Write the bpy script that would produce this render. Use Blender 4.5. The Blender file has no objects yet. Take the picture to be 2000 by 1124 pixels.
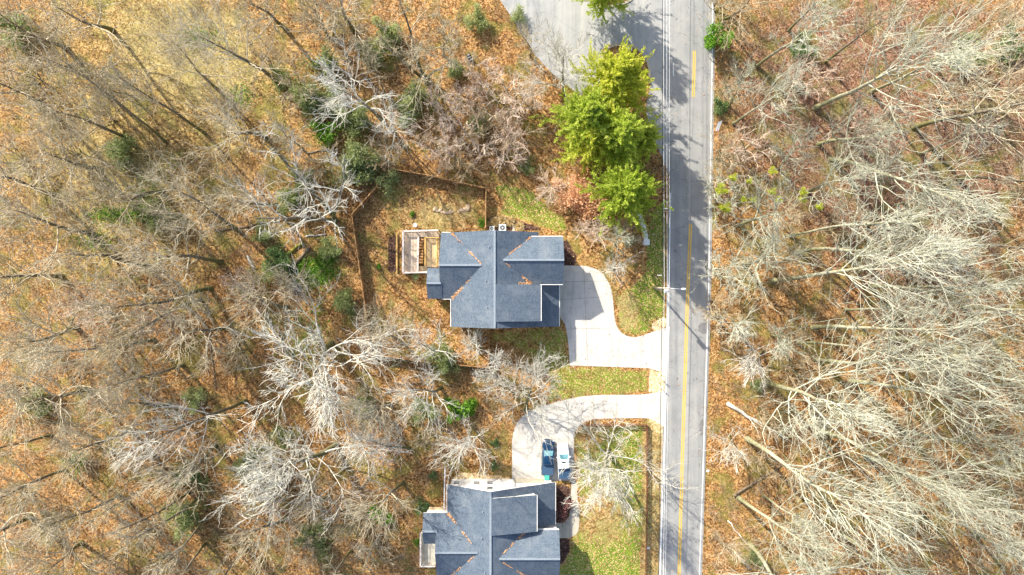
import bpy, bmesh, math, random
import numpy as np
from mathutils import Vector, Matrix, Quaternion
from mathutils.geometry import tessellate_polygon

SC = bpy.context.scene
COL = SC.collection
# ------------------------------------------------------------------ camera, sky, sun, exposure
H = 108.0                    # height of the drone above the ground, metres
PXM = 12.0                   # photograph pixels per metre on the ground
cam = bpy.data.cameras.new('camera'); cam.sensor_width = 36.0
cam.lens = 36.0 * PXM * H / 2000.0
cam.clip_start = 1.0; cam.clip_end = 2000.0
camo = bpy.data.objects.new('camera', cam); COL.objects.link(camo)
camo.location = (0, 0, H); SC.camera = camo

SUN_DIR = Vector((-0.655, 0.756, 0.0)).normalized()
SUN_EL = math.radians(34.5)
w = bpy.data.worlds.new('World'); SC.world = w; w.use_nodes = True
nt = w.node_tree; nt.nodes.clear()
sky = nt.nodes.new('ShaderNodeTexSky'); sky.sky_type = 'NISHITA'; sky.sun_disc = False; sky.dust_density = 2.2; sky.ozone_density = 0.9; sky.air_density = 1.0
sky.sun_elevation = SUN_EL; sky.sun_rotation = math.atan2(SUN_DIR.x, SUN_DIR.y)
bg = nt.nodes.new('ShaderNodeBackground'); bg.inputs[1].default_value = 0.13
wo = nt.nodes.new('ShaderNodeOutputWorld')
nt.links.new(sky.outputs[0], bg.inputs[0]); nt.links.new(bg.outputs[0], wo.inputs[0])
sl = bpy.data.lights.new('sun', 'SUN'); sl.energy = 4.2; sl.angle = math.radians(0.8); sl.color = (1.0, 0.92, 0.78)
so = bpy.data.objects.new('sun', sl); COL.objects.link(so)
sd = Vector((SUN_DIR.x * math.cos(SUN_EL), SUN_DIR.y * math.cos(SUN_EL), math.sin(SUN_EL)))
so.rotation_euler = sd.to_track_quat('Z', 'Y').to_euler(); so.location = sd * 200
vs = SC.view_settings; vs.view_transform = 'Standard'; vs.look = 'None'; vs.gamma = 1.0
vs.exposure = 1.17

rng = np.random.default_rng(7)
random.seed(5)

def P(px, py, h=0.0):
    k = (H - h) / H / PXM
    return Vector(((px - 1000.0) * k, (562.0 - py) * k, h))
def PX(p):
    k = H / (H - p[2]) * PXM
    return (1000 + p[0] * k, 562 - p[1] * k)

# ------------------------------------------------------------------ materials
def hexc(s):
    v = [int(s[i:i + 2], 16) / 255 for i in (0, 2, 4)]
    return tuple(((c / 12.92) if c <= .04045 else ((c + .055) / 1.055) ** 2.4) for c in v) + (1,)

class N:
    """small helper to write a node material"""
    def __init__(s, name):
        s.m = bpy.data.materials.new(name); s.m.use_nodes = True
        s.t = s.m.node_tree; s.t.nodes.clear()
        s.out = s.t.nodes.new('ShaderNodeOutputMaterial')
        s.b = s.t.nodes.new('ShaderNodeBsdfPrincipled')
        s.t.links.new(s.b.outputs[0], s.out.inputs[0])
        s.tc = s.t.nodes.new('ShaderNodeTexCoord')
        s.b.inputs['Roughness'].default_value = 0.9
        s.b.inputs['Specular IOR Level'].default_value = 0.2
    def put(s, sock, v):
        if hasattr(v, 'is_linked') or isinstance(v, bpy.types.NodeSocket): s.t.links.new(v, sock)
        else: sock.default_value = v
    def noise(s, scale, detail=4, rough=.6, co=None, dist=0):
        n = s.t.nodes.new('ShaderNodeTexNoise'); n.inputs['Scale'].default_value = scale
        n.inputs['Detail'].default_value = detail; n.inputs['Roughness'].default_value = rough
        n.inputs['Distortion'].default_value = dist
        s.t.links.new(co or s.tc.outputs['Object'], n.inputs['Vector']); return n.outputs['Fac']
    def vor(s, scale, co=None, rnd=1):
        n = s.t.nodes.new('ShaderNodeTexVoronoi'); n.inputs['Scale'].default_value = scale
        n.inputs['Randomness'].default_value = rnd
        s.t.links.new(co or s.tc.outputs['Object'], n.inputs['Vector'])
        x = s.t.nodes.new('ShaderNodeSeparateColor'); s.t.links.new(n.outputs['Color'], x.inputs[0])
        return x.outputs, n.outputs['Distance']
    def ramp(s, fac, stops, interp='LINEAR'):
        n = s.t.nodes.new('ShaderNodeValToRGB'); n.color_ramp.interpolation = interp
        e = n.color_ramp.elements
        while len(e) < len(stops): e.new(0.5)
        for el, (p, c) in zip(e, stops):
            el.position = p; el.color = c if len(c) == 4 else tuple(c) + (1,)
        s.put(n.inputs[0], fac); return n.outputs[0]
    def mix(s, fac, a, b, mode='MIX'):
        n = s.t.nodes.new('ShaderNodeMix'); n.data_type = 'RGBA'; n.blend_type = mode
        s.put(n.inputs[0], fac); s.put(n.inputs[6], a); s.put(n.inputs[7], b); return n.outputs[2]
    def math(s, op, a, b=0.0, clamp=False):
        n = s.t.nodes.new('ShaderNodeMath'); n.operation = op; n.use_clamp = clamp
        s.put(n.inputs[0], a); s.put(n.inputs[1], b); return n.outputs[0]
    def step(s, v, lo, hi):
        n = s.t.nodes.new('ShaderNodeMapRange'); n.interpolation_type = 'SMOOTHSTEP'
        s.put(n.inputs[0], v); n.inputs[1].default_value = lo; n.inputs[2].default_value = hi; return n.outputs[0]
    def attr(s, name):
        n = s.t.nodes.new('ShaderNodeAttribute'); n.attribute_name = name
        x = s.t.nodes.new('ShaderNodeSeparateColor'); s.t.links.new(n.outputs['Color'], x.inputs[0]); return x.outputs
    def mapping(s, scale=(1, 1, 1), co=None, rot=(0, 0, 0)):
        n = s.t.nodes.new('ShaderNodeMapping'); n.inputs['Scale'].default_value = scale; n.inputs['Rotation'].default_value = rot
        s.t.links.new(co or s.tc.outputs['Object'], n.inputs[0]); return n.outputs[0]
    def bump(s, h, strength=.4, dist=.05):
        n = s.t.nodes.new('ShaderNodeBump'); n.inputs['Strength'].default_value = strength; n.inputs['Distance'].default_value = dist
        s.t.links.new(h, n.inputs['Height']); s.t.links.new(n.outputs[0], s.b.inputs['Normal'])
    def rnd(s):
        n = s.t.nodes.new('ShaderNodeObjectInfo'); return n.outputs['Random']
    def color(s, c): s.put(s.b.inputs['Base Color'], c); return s
    def set(s, **k):
        for a, v in k.items(): s.b.inputs[a.replace('_', ' ')].default_value = v
        return s

def paint_mat(name, c, base):
    n = N(name)
    wear = n.step(n.noise(2.6, 6, .75), .50, .64); n.color(n.mix(n.math('MULTIPLY', wear, .42), n.ramp(n.noise(.4, 3), [(.3, tuple(x * .8 for x in c)), (.7, c)]), base))
    n.b.inputs['Roughness'].default_value = .75; return n.m

def simple(name, c, rough=.7, var=.15, scale=3, metal=0, spec=.3):
    n = N(name); c = hexc(c) if isinstance(c, str) else tuple(c)[:3] + (1,)
    d = tuple(x * (1 - var) for x in c[:3]) + (1,); l = tuple(min(1, x * (1 + var)) for x in c[:3]) + (1,)
    n.color(n.ramp(n.noise(scale, 5, .65), [(.3, d), (.7, l)]))
    n.b.inputs['Roughness'].default_value = rough; n.b.inputs['Metallic'].default_value = metal
    n.b.inputs['Specular IOR Level'].default_value = spec
    return n.m

def ground_mat():
    n = N('ground_cover')
    a = n.attr('cover'); b = n.attr('tone')
    big = n.noise(.09, 3, .6); mid = n.noise(.8, 5, .65); fine = n.noise(5, 4, .7)
    v, vd = n.vor(4.2); v2, _ = n.vor(9.0)
    cell = n.math('ADD', n.math('MULTIPLY', v[0], .55), n.math('MULTIPLY', v2[0], .45))
    cell = n.math('ADD', n.math('MULTIPLY', cell, .70), n.math('ADD', n.math('MULTIPLY', mid, .42), -.04))
    orange = n.ramp(cell, [(.24, (.062, .030, .011)), (.40, (.18, .088, .030)), (.55, (.36, .188, .070)), (.70, (.52, .305, .125)), (.90, (.68, .48, .26))])
    tan = n.ramp(cell, [(.24, (.075, .044, .016)), (.40, (.20, .122, .040)), (.55, (.375, .25, .088)), (.70, (.515, .375, .15)), (.90, (.66, .53, .29))])
    pink = n.ramp(cell, [(.24, (.06, .030, .020)), (.40, (.135, .066, .042)), (.55, (.25, .132, .084)), (.70, (.36, .215, .14)), (.90, (.54, .38, .27))])
    c = n.mix(n.step(n.math('ADD', b[0], n.math('MULTIPLY', n.math('SUBTRACT', big, .5), 1.4)), .15, .75), orange, tan)
    c = n.mix(n.step(n.math('ADD', b[1], n.math('MULTIPLY', n.math('SUBTRACT', mid, .5), .8)), .3, .7), c, pink)
    damp = n.noise(.35, 4, .6)
    c = n.mix(n.math('MULTIPLY', n.step(damp, .48, .68), .52), c, (.16, .105, .04, 1))
    moss = n.math('MULTIPLY', n.step(n.noise(.22, 5, .7), .47, .62), .58)
    c = n.mix(moss, c, n.ramp(fine, [(.3, (.075, .095, .018)), (.7, (.24, .265, .065))]))
    straw = n.step(n.math('ADD', a[1], n.math('MULTIPLY', n.math('SUBTRACT', mid, .5), .6)), .4, .6)
    c = n.mix(straw, c, n.ramp(cell, [(.25, (.42, .29, .14)), (.6, (.72, .56, .33)), (.85, (.86, .74, .52))]))
    dry = n.step(n.math('ADD', b[2], n.math('MULTIPLY', n.math('SUBTRACT', mid, .5), .9)), .3, .75)
    c = n.mix(n.math('MULTIPLY', dry, .7), c, n.ramp(n.math('ADD', n.math('MULTIPLY', fine, .5), n.math('MULTIPLY', cell, .5)), [(.28, (.17, .135, .05)), (.52, (.37, .31, .13)), (.75, (.56, .47, .24))]))
    g = n.step(n.math('ADD', a[0], n.math('MULTIPLY', n.math('SUBTRACT', mid, .5), .85)), .36, .72)
    gc = n.ramp(n.math('ADD', n.math('MULTIPLY', fine, .55), n.math('MULTIPLY', mid, .45)), [(.32, (.04, .085, .008)), (.5, (.12, .20, .018)), (.66, (.30, .34, .045))])
    spk = n.math('GREATER_THAN', v2[1], n.math('SUBTRACT', .86, n.math('MULTIPLY', mid, .28)))
    gc = n.mix(spk, gc, n.ramp(v2[2], [(.1, (.30, .18, .07)), (.9, (.66, .46, .25))]))
    c = n.mix(g, c, gc)
    mu = n.step(n.math('ADD', a[2], n.math('MULTIPLY', n.math('SUBTRACT', fine, .5), .6)), .4, .6)
    c = n.mix(mu, c, n.ramp(cell, [(.25, (.03, .018, .015)), (.6, (.085, .048, .038)), (.85, (.22, .135, .095))]))
    n.color(c); n.b.inputs['Specular IOR Level'].default_value = .05
    n.bump(n.math('ADD', n.math('MULTIPLY', cell, .6), n.math('MULTIPLY', fine, .4)), .55, .12)
    return n.m

def asphalt_mat(name, base=.265, warm=0.0):
    n = N(name)
    lane = n.noise(1.0, 5, .6, n.mapping((1.1, .03, 1)))
    patch = n.noise(.35, 5, .6); grit = n.noise(14, 3, .8)
    f = n.math('ADD', n.math('MULTIPLY', lane, .45), n.math('ADD', n.math('MULTIPLY', patch, .35), n.math('MULTIPLY', grit, .2)))
    k = base
    c = n.ramp(f, [(.33, (k * .66, k * .69, k * .72)), (.5, (k, k * 1.01, k * 1.0)), (.68, (k * 1.36, k * 1.34, k * 1.27))])
    v, d = n.vor(.45); cr = n.t.nodes.new('ShaderNodeTexVoronoi'); cr.feature = 'DISTANCE_TO_EDGE'; cr.inputs['Scale'].default_value = .22
    dn = n.t.nodes.new('ShaderNodeVectorMath'); dn.operation = 'ADD'
    nn = n.t.nodes.new('ShaderNodeTexNoise'); nn.inputs['Scale'].default_value = 1.2; n.t.links.new(n.tc.outputs['Object'], nn.inputs['Vector'])
    n.t.links.new(n.tc.outputs['Object'], dn.inputs[0]); n.t.links.new(nn.outputs['Color'], dn.inputs[1]); n.t.links.new(dn.outputs[0], cr.inputs['Vector'])
    crack = n.math('LESS_THAN', cr.outputs['Distance'], .006)
    c = n.mix(n.math('MULTIPLY', crack, .35), c, (.06, .06, .06, 1))
    n.color(c); n.b.inputs['Roughness'].default_value = .85; n.b.inputs['Specular IOR Level'].default_value = .3
    n.bump(grit, .2, .02); return n.m

def concrete_mat(name, k=.62, tint=(1, .985, .94)):
    n = N(name)
    f = n.math('ADD', n.math('MULTIPLY', n.noise(.5, 5, .62), .55), n.math('ADD', n.math('MULTIPLY', n.noise(3, 5, .7), .3), n.math('MULTIPLY', n.noise(16, 2, .7), .15)))
    c = n.ramp(f, [(.32, tuple(k * .74 * t for t in tint)), (.5, tuple(k * t for t in tint)), (.68, tuple(min(.86, k * 1.14) * t for t in tint))])
    st = n.math('MULTIPLY', n.step(n.noise(.7, 6, .72, dist=1.2), .52, .70), .28)
    c = n.mix(st, c, (.42, .34, .23, 1))
    tr = n.math('MULTIPLY', n.step(n.noise(1.0, 5, .65, n.mapping((.9, .12, 1), rot=(0, 0, .9)), dist=.6), .50, .66), .30)
    c = n.mix(tr, c, (k * .50, k * .47, k * .42, 1))
    oil = n.step(n.noise(1.7, 3, .5), .70, .76); c = n.mix(n.math('MULTIPLY', oil, .35), c, (.16, .14, .12, 1))
    n.color(c); n.b.inputs['Roughness'].default_value = .85; n.bump(f, .12, .02); return n.m

def shingle_mat():
    n = N('slate_blue_shingles')
    uv = n.tc.outputs['UV']
    br = n.t.nodes.new('ShaderNodeTexBrick'); n.t.links.new(uv, br.inputs['Vector'])
    br.inputs['Scale'].default_value = 1.0; br.inputs['Brick Width'].default_value = .34; br.inputs['Row Height'].default_value = .17
    br.inputs['Mortar Size'].default_value = .012; br.inputs['Bias'].default_value = 0.0
    br.inputs['Color1'].default_value = (.032, .056, .088, 1); br.inputs['Color2'].default_value = (.105, .142, .190, 1); br.inputs['Mortar'].default_value = (.025, .045, .075, 1)
    sp = n.noise(9, 3, .75, uv); lg = n.noise(.45, 5, .6)
    c = n.mix(n.step(sp, .35, .7), br.outputs['Color'], (.165, .195, .235, 1))
    c = n.mix(n.math('MULTIPLY', n.step(lg, .45, .7), .42), c, (.20, .225, .25, 1))
    streak = n.noise(1.0, 4, .6, n.mapping((2.2, .25, 1), uv))
    c = n.mix(n.math('MULTIPLY', n.step(streak, .48, .72), .38), c, (.05, .08, .12, 1))
    n.color(c); n.b.inputs['Roughness'].default_value = .9; n.b.inputs['Specular IOR Level'].default_value = .1
    n.bump(n.math('ADD', br.outputs['Fac'], sp), .35, .03); return n.m

def bark_mat(name, lo, mid, hi, moss=.0, scale=2.2):
    n = N(name); r = n.rnd()
    f = n.math('ADD', n.noise(scale, 5, .7), n.math('MULTIPLY', n.math('SUBTRACT', r, .5), .16))
    c = n.ramp(f, [(.3, lo), (.5, mid), (.7, hi)])
    if moss:
        z = n.t.nodes.new('ShaderNodeSeparateXYZ'); n.t.links.new(n.tc.outputs['Object'], z.inputs[0])
        k = n.math('MULTIPLY', n.step(n.math('SUBTRACT', n.math('MULTIPLY', n.noise(1.1, 4, .6), 14), z.outputs[2]), -1, 4), moss)
        c = n.mix(k, c, n.ramp(n.noise(4, 3), [(.3, (.05, .055, .012)), (.7, (.20, .20, .035))]))
    n.color(c); n.bump(n.noise(6, 4, .7), .4, .05); return n.m

def leaf_mat(name, lo, mid, hi, trans=.25, big=.5):
    n = N(name); a = n.attr('tint')
    f = n.math('ADD', n.math('MULTIPLY', a[0], .62), n.math('ADD', n.math('MULTIPLY', n.noise(big, 3), .38), n.math('MULTIPLY', n.math('SUBTRACT', n.rnd(), .5), .15)))
    n.color(n.ramp(f, [(.2, lo), (.5, mid), (.8, hi)])); n.b.inputs['Roughness'].default_value = .75
    tr = n.t.nodes.new('ShaderNodeBsdfTranslucent'); ms = n.t.nodes.new('ShaderNodeMixShader'); ms.inputs[0].default_value = trans
    n.t.links.new(n.ramp(f, [(.2, lo), (.5, mid), (.8, hi)]), tr.inputs[0])
    n.t.links.new(n.b.outputs[0], ms.inputs[1]); n.t.links.new(tr.outputs[0], ms.inputs[2]); n.t.links.new(ms.outputs[0], n.out.inputs[0])
    return n.m

def siding_mat():
    n = N('white_siding')
    z = n.t.nodes.new('ShaderNodeSeparateXYZ'); n.t.links.new(n.tc.outputs['Object'], z.inputs[0])
    row = n.math('FRACT', n.math('MULTIPLY', z.outputs[2], 5.5))
    c = n.mix(n.step(row, 0, .12), (.55, .56, .57, 1), n.ramp(n.noise(1.2, 4), [(.3, (.74, .75, .76)), (.7, (.82, .82, .81))]))
    n.color(c); n.b.inputs['Roughness'].default_value = .6; n.bump(row, .25, .02); return n.m

def plank_mat(name, lo, hi, rot=0, width=7.0):
    n = N(name)
    mp = n.mapping((1, 1, 1), rot=(0, 0, rot))
    x = n.t.nodes.new('ShaderNodeSeparateXYZ'); n.t.links.new(mp, x.inputs[0])
    fx = n.math('MULTIPLY', x.outputs[0], width); gap = n.math('LESS_THAN', n.math('FRACT', fx), .1)
    wn = n.t.nodes.new('ShaderNodeTexWhiteNoise'); wn.noise_dimensions = '1D'; n.t.links.new(n.math('FLOOR', fx), wn.inputs['W'])
    f = n.math('ADD', n.math('MULTIPLY', wn.outputs[0], .45), n.math('MULTIPLY', n.noise(1.4, 5, .65), .55))
    n.color(n.mix(n.math('MULTIPLY', gap, .7), n.ramp(f, [(.25, lo), (.75, hi)]), (.06, .04, .03, 1))); return n.m

M = {}
M['ground'] = ground_mat()
M['asphalt'] = asphalt_mat('weathered_asphalt'); M['asphalt_side'] = asphalt_mat('pale_asphalt', .31)
M['patch'] = simple('dark_asphalt_patch', (.17, .17, .172), .9, .35, 4)
M['concrete'] = concrete_mat('pale_concrete', .52, (1, .96, .88)); M['concrete_old'] = concrete_mat('weathered_concrete', .44, (1, .92, .76))
M['joint'] = simple('joint_filler', (.20, .18, .15), .9)
M['white_paint'] = paint_mat('worn_white_paint', (.74, .74, .72), (.30, .30, .29, 1)); M['yellow_paint'] = paint_mat('yellow_paint', (.74, .46, .035), (.36, .30, .18, 1))
M['shingle'] = shingle_mat(); M['trim'] = simple('white_trim', (.78, .77, .74), .5, .06, 2)
M['ridge'] = simple('ridge_shingle', (.22, .26, .30), .8, .25, 6)
M['siding'] = siding_mat()
M['glass'] = simple('dark_window_glass', (.018, .024, .03), .3, .2, 1, 0, .15); M['frame'] = simple('window_frame_white', (.75, .75, .74), .5, .05)
M['door'] = simple('painted_door', (.10, .13, .17), .5, .1); M['garage'] = simple('garage_door_tan', (.38, .35, .28), .6, .12, 2)
M['bark_e'] = bark_mat('lichen_bark', (.16, .15, .095), (.32, .31, .215), (.50, .49, .38), .5)
M['twig_e'] = bark_mat('pale_lichen_branch', (.25, .25, .18), (.43, .435, .34), (.61, .62, .52))
M['bark_w'] = bark_mat('grey_brown_bark', (.085, .07, .05), (.17, .145, .105), (.30, .265, .21), .65)
M['twig_w'] = bark_mat('grey_branch', (.23, .19, .115), (.42, .36, .245), (.61, .555, .43))
M['twig_pale'] = bark_mat('whitish_branch', (.38, .36, .29), (.59, .57, .49), (.77, .75, .68))
M['twig_pink'] = bark_mat('pinkish_twig', (.42, .31, .22), (.62, .49, .38), (.78, .67, .56))
M['twig_tan'] = bark_mat('tan_twig', (.25, .19, .11), (.43, .345, .22), (.60, .51, .36))
M['log'] = bark_mat('mossy_log', (.09, .065, .04), (.20, .15, .10), (.36, .29, .21)); M['log_moss'] = bark_mat('moss_covered_log', (.08, .075, .02), (.20, .19, .03), (.33, .31, .06))
M['log_pale'] = bark_mat('bleached_log', (.45, .42, .36), (.62, .60, .54), (.80, .78, .73))
M['pine_bright'] = leaf_mat('yellow_green_needles', (.33, .40, .03), (.60, .64, .07), (.85, .82, .24), .55)
M['pine_mid'] = leaf_mat('green_needles', (.22, .33, .03), (.47, .58, .07), (.76, .79, .22), .55)
M['cedar'] = leaf_mat('olive_foliage', (.19, .24, .09), (.34, .40, .17), (.50, .55, .29), .55)
M['cedar_dark'] = leaf_mat('dark_green_foliage', (.07, .13, .045), (.15, .24, .09), (.28, .38, .16), .45)
M['leaf_green'] = leaf_mat('bright_green_leaves', (.05, .13, .010), (.13, .30, .025), (.30, .50, .07), .4)
M['copper'] = leaf_mat('copper_leaves', (.60, .31, .15), (.78, .51, .31), (.88, .68, .48), .45)
M['litter'] = leaf_mat('fallen_leaf', (.16, .075, .03), (.42, .22, .09), (.70, .50, .28), .1)
M['gutter_leaf'] = leaf_mat('orange_fallen_leaf', (.50, .26, .12), (.72, .44, .24), (.84, .62, .42), .15)
M['mistletoe'] = leaf_mat('mistletoe_leaves', (.16, .20, .01), (.40, .45, .03), (.60, .62, .10), .3)
M['purple_bush'] = leaf_mat('purple_leaves', (.06, .022, .025), (.16, .07, .065), (.30, .16, .14), .15)
M['straw_grass'] = leaf_mat('straw_blades', (.40, .29, .13), (.66, .52, .27), (.84, .73, .48), .3)
M['fence'] = plank_mat('cedar_boards', (.20, .095, .035), (.40, .22, .09)); M['fence_dark'] = simple('rust_brown_wood', (.15, .062, .032), .8, .3)
M['post'] = simple('fence_post_wood', (.36, .21, .09), .8, .25)
M['deck'] = plank_mat('pinkish_deck_boards', (.48, .37, .26), (.74, .63, .49)); M['deck_tan'] = plank_mat('tan_deck_boards', (.42, .31, .17), (.64, .50, .31))
M['deck_grey'] = plank_mat('grey_deck_boards', (.36, .34, .28), (.60, .57, .48))
M['rail'] = simple('whitewashed_rail', (.70, .62, .56), .7, .12); M['timber'] = simple('yellow_timber', (.56, .36, .12), .7, .2); M['rung'] = simple('orange_tread', (.46, .25, .10), .7, .3)
M['stone'] = simple('fieldstone', (.50, .38, .25), .9, .3, 2); M['wallstone'] = simple('pale_stone', (.58, .56, .56), .85, .15, 2)
M['metal'] = simple('galvanised_metal', (.55, .56, .58), .45, .12, 3, .5); M['acwhite'] = simple('light_metal_case', (.66, .70, .68), .5, .08); M['black'] = simple('black_plastic', (.02, .021, .025), .4, .2)
M['wire'] = simple('aluminium_cable', (.66, .68, .70), .45, .05); M['cable'] = simple('black_cable', (.03, .03, .035), .6, .1)
M['polewood'] = simple('weathered_pole', (.40, .34, .28), .85, .25, 2)
M['bluepaint'] = simple('metallic_blue_paint', (.010, .045, .105), .28, .08, 2, .35, .5); M['whitepaint'] = simple('white_car_paint', (.82, .82, .84), .3, .03, 2, 0, .5)
M['cover_blue'] = simple('navy_vinyl_cover', (.035, .075, .14), .6, .12); M['carglass'] = simple('tinted_glass', (.10, .24, .28), .06, .15, 1, 0, .7)
M['rubber'] = simple('tyre_rubber', (.02, .02, .02), .85, .2); M['rim'] = simple('wheel_alloy', (.5, .5, .52), .3, .05, 2, .9); M['lamp'] = simple('headlamp_glass', (.7, .72, .75), .15, .05); M['tail'] = simple('tail_lamp', (.4, .02, .02), .2, .05); M['chrome'] = simple('chrome', (.6, .6, .62), .2, .05, 2, 1)
M['teal'] = simple('teal_plastic', (.05, .32, .27), .5, .1); M['red'] = simple('red_cloth', (.62, .10, .14), .7, .1); M['bluecloth'] = simple('blue_cloth', (.08, .20, .50), .7, .1); M['cloth'] = simple('white_cloth', (.80, .82, .84), .7, .05)
M['kerb'] = concrete_mat('tan_kerb', .40, (1, .88, .68))

# ------------------------------------------------------------------ mesh helpers
def link(o, parent=None):
    COL.objects.link(o)
    if parent: o.parent = parent
    return o
def tag(o, label=None, cat=None, group=None, kind=None):
    if label: o['label'] = label
    if cat: o['category'] = cat
    if group: o['group'] = group
    if kind: o['kind'] = kind
    return o
def empty(name, loc, label, cat, group=None, rz=0):
    o = bpy.data.objects.new(name, None); o.empty_display_size = .5
    o.location = loc; o.rotation_euler = (0, 0, rz); link(o); return tag(o, label, cat, group)

def np_mesh(name, V, Q, mats, T=None, midx=None, tint=None, smooth=False):
    me = bpy.data.meshes.new(name)
    V = np.asarray(V, np.float32); nq = len(Q); ntri = 0 if T is None else len(T)
    me.vertices.add(len(V)); me.vertices.foreach_set('co', V.ravel())
    idx = np.asarray(Q, np.int32).ravel()
    starts = np.arange(nq, dtype=np.int32) * 4
    if ntri:
        idx = np.concatenate([idx, np.asarray(T, np.int32).ravel()])
        starts = np.concatenate([starts, nq * 4 + np.arange(ntri, dtype=np.int32) * 3])
    me.loops.add(len(idx)); me.loops.foreach_set('vertex_index', idx)
    me.polygons.add(nq + ntri); me.polygons.foreach_set('loop_start', starts)
    if midx is not None: me.polygons.foreach_set('material_index', np.asarray(midx, np.int32))
    if smooth: me.polygons.foreach_set('use_smooth', np.ones(nq + ntri, bool))
    if tint is not None:
        at = me.color_attributes.new('tint', 'FLOAT_COLOR', 'POINT')
        c = np.ones((len(V), 4), np.float32); c[:, 0] = tint; c[:, 1] = tint; c[:, 2] = tint
        at.data.foreach_set('color', c.ravel())
    for m in mats: me.materials.append(m)
    me.update(calc_edges=True); me.validate(); return me

class MB:
    """collects boxes, prisms and tubes into one mesh"""
    def __init__(s): s.v = []; s.f = []; s.m = []
    def add(s, vs, fs, mi=0):
        b = len(s.v); s.v += [tuple(x) for x in vs]
        for f in fs: s.f.append([b + i for i in f]); s.m.append(mi)
        return s
    def box(s, x0, x1, y0, y1, z0, z1, mi=0):
        v = [(x, y, z) for z in (z0, z1) for y in (y0, y1) for x in (x0, x1)]
        return s.add(v, [(0, 2, 3, 1), (4, 5, 7, 6), (0, 1, 5, 4), (2, 6, 7, 3), (0, 4, 6, 2), (1, 3, 7, 5)], mi)
    def bar(s, a, b, w, t, mi=0, up=(0, 0, 1)):
        a = Vector(a); b = Vector(b); d = (b - a)
        if d.length < 1e-6: return s
        d.normalize(); u = Vector(up); sd = d.cross(u)
        if sd.length < 1e-3: sd = d.cross(Vector((1, 0, 0)))
        sd.normalize(); u = sd.cross(d).normalized()
        v = []
        for p in (a, b):
            for i, j in ((-1, -1), (1, -1), (1, 1), (-1, 1)): v.append(p + sd * (i * w / 2) + u * (j * t / 2))
        return s.add(v, [(0, 1, 2, 3), (7, 6, 5, 4), (0, 4, 5, 1), (1, 5, 6, 2), (2, 6, 7, 3), (3, 7, 4, 0)], mi)
    def tube(s, pts, r, n=8, mi=0, cap=True):
        pts = [Vector(p) for p in pts]; rr = r if isinstance(r, (list, tuple)) else [r] * len(pts)
        v = []; f = []
        for i, p in enumerate(pts):
            d = (pts[min(i + 1, len(pts) - 1)] - pts[max(i - 1, 0)]).normalized()
            ref = Vector((0, 0, 1)) if abs(d.z) < .9 else Vector((1, 0, 0))
            a = d.cross(ref).normalized(); b = d.cross(a)
            for k in range(n):
                t = 2 * math.pi * k / n; v.append(p + a * (rr[i] * math.cos(t)) + b * (rr[i] * math.sin(t)))
        for i in range(len(pts) - 1):
            for k in range(n): f.append((i * n + k, i * n + (k + 1) % n, (i + 1) * n + (k + 1) % n, (i + 1) * n + k))
        if cap: f.append(tuple(range(n))[::-1]); f.append(tuple((len(pts) - 1) * n + k for k in range(n)))
        return s.add(v, f, mi)
    def prism(s, poly, z0, z1, mi=0, mside=None):
        n = len(poly); v = [(p[0], p[1], z0) for p in poly] + [(p[0], p[1], z1) for p in poly]
        tris = tessellate_polygon([[Vector((p[0], p[1], 0)) for p in poly]])
        b = len(s.v); s.add(v, [], mi)
        for t in tris:
            a, c, d = [Vector(poly[i][:2]) for i in t]
            t2 = t if (c - a).cross(d - a) > 0 else t[::-1]
            s.f.append([b + n + i for i in t2]); s.m.append(mi)
        for i in range(n):
            j = (i + 1) % n; s.f.append([b + i, b + j, b + n + j, b + n + i]); s.m.append(mi if mside is None else mside)
        return s
    def mesh(s, name, mats, smooth=False):
        me = bpy.data.meshes.new(name); me.from_pydata(s.v, [], s.f)
        for m in (mats if isinstance(mats, (list, tuple)) else [mats]): me.materials.append(m)
        me.polygons.foreach_set('material_index', s.m)
        if smooth: me.polygons.foreach_set('use_smooth', [True] * len(s.f))
        bm = bmesh.new(); bm.from_mesh(me); bmesh.ops.recalc_face_normals(bm, faces=bm.faces); bm.to_mesh(me); bm.free()
        me.update(); return me
    def build(s, name, mats, parent=None, smooth=False, bevel=0):
        me = s.mesh(name, mats, smooth); o = bpy.data.objects.new(name, me); link(o, parent)
        if bevel:
            md = o.modifiers.new('soft_edges', 'BEVEL'); md.width = bevel; md.segments = 2; md.limit_method = 'ANGLE'; md.angle_limit = math.radians(35)
        return o

def smooth_line(pts, n=6, closed=False):
    pts = [Vector((p[0], p[1])) for p in pts]; out = []; m = len(pts)
    rngi = range(m) if closed else range(m - 1)
    for i in rngi:
        g = (lambda k: pts[k % m]) if closed else (lambda k: pts[max(0, min(m - 1, k))])
        p0, p1, p2, p3 = g(i - 1), g(i), g(i + 1), g(i + 2)
        for k in range(n):
            t = k / n
            out.append(.5 * ((2 * p1) + (p2 - p0) * t + (2 * p0 - 5 * p1 + 4 * p2 - p3) * t * t + (3 * p1 - p0 - 3 * p2 + p3) * t ** 3))
    if not closed: out.append(pts[-1])
    return out
def W(pts, h=0): return [P(x, y, h).to_2d() for x, y in pts]
def jit(poly, a=.08):
    return [p + Vector((random.uniform(-a, a), random.uniform(-a, a))) for p in poly]

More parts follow.
